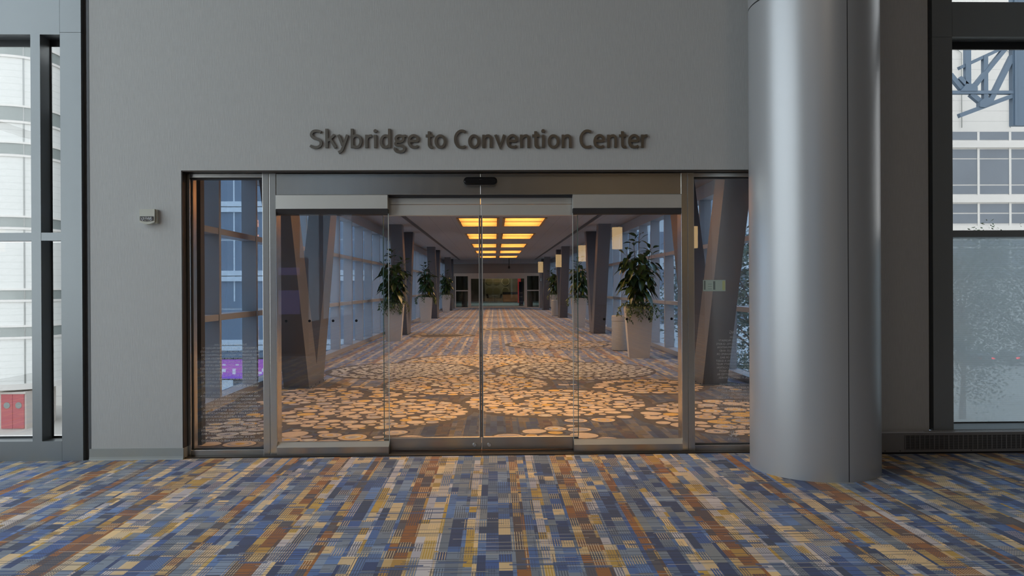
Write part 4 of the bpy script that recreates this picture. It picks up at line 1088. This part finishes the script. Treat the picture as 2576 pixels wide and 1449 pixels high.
# ------------------------------------------------------------------ lobby behind the camera (seen only mirrored in the glass and steel)
M['lantern'] = emit('lantern_shade', (1.0,.66,.30), 6)
def lantern(x, y, z, lab):
    o = thing('pendant_lantern', lab, 'light', (x,y,z), 'cylinder lanterns down the lobby')
    MB().lathe([(.19,z-.42),(.20,z-.42),(.20,z+.42),(.19,z+.42),(.19,z-.42)],x,y,28).build('shade', M['lantern'], o)
    MB().tube([(x,y,z+.42),(x,y,LZ)],.008,6).build('cord', M['black'], o)
    MB().lathe([(0,z+.42),(.205,z+.42),(.205,z+.45),(0,z+.45)],x,y,28).build('cap', M['bronze'], o)
for x,y,z,lab in ((4.75,-22.0,3.42,'largest glowing cylinder lantern, mirrored in the glass left of the nearest right plant'),
    (4.6,-32.5,3.3,'second largest glowing lantern, mirrored in the glass by the right door edge'),
    (4.3,-43.5,3.3,'third largest glowing lantern, mirrored in the right sliding door glass'),
    (7.7,-22.0,3.45,'glowing cylinder lantern mirrored in the right sidelight beside its post'),
    (3.6,-52.0,3.1,'smallest glowing lantern, mirrored in the glass above the far doors')):
    lantern(x,y,z,lab)
ik = thing('info_kiosk', 'tall dark information kiosk with purple screens mirrored in the left glass panel', 'kiosk', (-4.75,-10.4,0))
M['kscreen'] = emit('purple_kiosk_screen', (.26,.22,.62), .9)
kh = MB().bbox(-5.15,-4.35,-10.55,-10.25,.04,2.25,.02).build('housing', M['black'], ik)
MB().box(-5.25,-4.25,-10.65,-10.15,0,.04).build('base', M['satin_dark'], ik)
for a,b in ((1.85,2.02),(.95,1.50)): MB().box(-5.02,-4.48,-10.25,-10.24,a,b).build('display', M['kscreen'], kh)

# ------------------------------------------------------------------ light
w = bpy.data.worlds.new('sky'); sc.world = w; w.use_nodes = True; nt = w.node_tree; nt.nodes.clear()
out = nt.nodes.new('ShaderNodeOutputWorld'); bg = nt.nodes.new('ShaderNodeBackground')
tc = nt.nodes.new('ShaderNodeTexCoord'); sp = nt.nodes.new('ShaderNodeSeparateXYZ'); nt.links.new(tc.outputs['Generated'], sp.inputs[0])
cr = nt.nodes.new('ShaderNodeValToRGB'); cr.color_ramp.elements[0].position = 0; cr.color_ramp.elements[0].color = (.93,.965,1,1)
cr.color_ramp.elements[1].position = .8; cr.color_ramp.elements[1].color = (.74,.86,1,1)
nt.links.new(sp.outputs[2], cr.inputs[0]); nt.links.new(cr.outputs[0], bg.inputs[0]); bg.inputs[1].default_value = 5.0
nt.links.new(bg.outputs[0], out.inputs[0])
def portal(name, loc, rot, sx, sy):
    l = bpy.data.lights.new(name,'AREA'); l.shape = 'RECTANGLE'; l.size = sx; l.size_y = sy; l.cycles.is_portal = True
    o = bpy.data.objects.new(name,l); C.objects.link(o); o.location = loc; o.rotation_euler = rot; return o
portal('portal_left', (LX0-.3,-4.7,4.4), (0,-PI/2,0), 8.8, 9.9)      # opens toward +X
portal('portal_left_far', (LX0-.3,-25.5,4.6), (0,-PI/2,0), 8.8, 11)
portal('portal_left_front', (-5.5,.35,4.6), (-PI/2,0,0), 3.2, 9)      # toward -Y
portal('portal_right_front', (7.6,.35,4.6), (-PI/2,0,0), 7, 9)
portal('portal_bridge_left', (BL-.4,24.5,1.7), (0,-PI/2,0), 3.3, 48)
portal('portal_bridge_right', (BR+.4,24.5,1.7), (0,PI/2,0), 3.3, 48)
def area(name, loc, rot, sx, sy, col, power):
    l = bpy.data.lights.new(name,'AREA'); l.shape = 'RECTANGLE'; l.size = sx; l.size_y = sy; l.color = col; l.energy = power
    o = bpy.data.objects.new(name,l); C.objects.link(o); o.location = loc; o.rotation_euler = rot; return o
# unseen hall lamps, and fill lights added above the lobby
area('hall_ceiling_lamp', (.6,62,4.1), (0,0,0), 5, 10, (1,.84,.62), 330)
area('hall_wall_washer', (.3,74.3,4.0), (math.radians(35),0,0), 2.5, .3, (1,.84,.55), 45)
for x,y in ((-3,-10),(3,-10),(-3,-17),(3,-17)):
    area('lobby_fill_light', (x,y,LZ-.05), (0,0,0), 1.2, 1.2, (1,.80,.60), 70)

sc.view_settings.view_transform = 'Standard'; sc.view_settings.look = 'None'; sc.view_settings.gamma = 1; sc.view_settings.use_curve_mapping = False
sc.view_settings.exposure = -0.3
sc.cycles.max_bounces = 8; sc.cycles.diffuse_bounces = 4; sc.cycles.glossy_bounces = 4; sc.cycles.transparent_max_bounces = 24
sc.cycles.caustics_reflective = False; sc.cycles.caustics_refractive = False; sc.cycles.sample_clamp_indirect = 6
sc.cycles.use_denoising = True
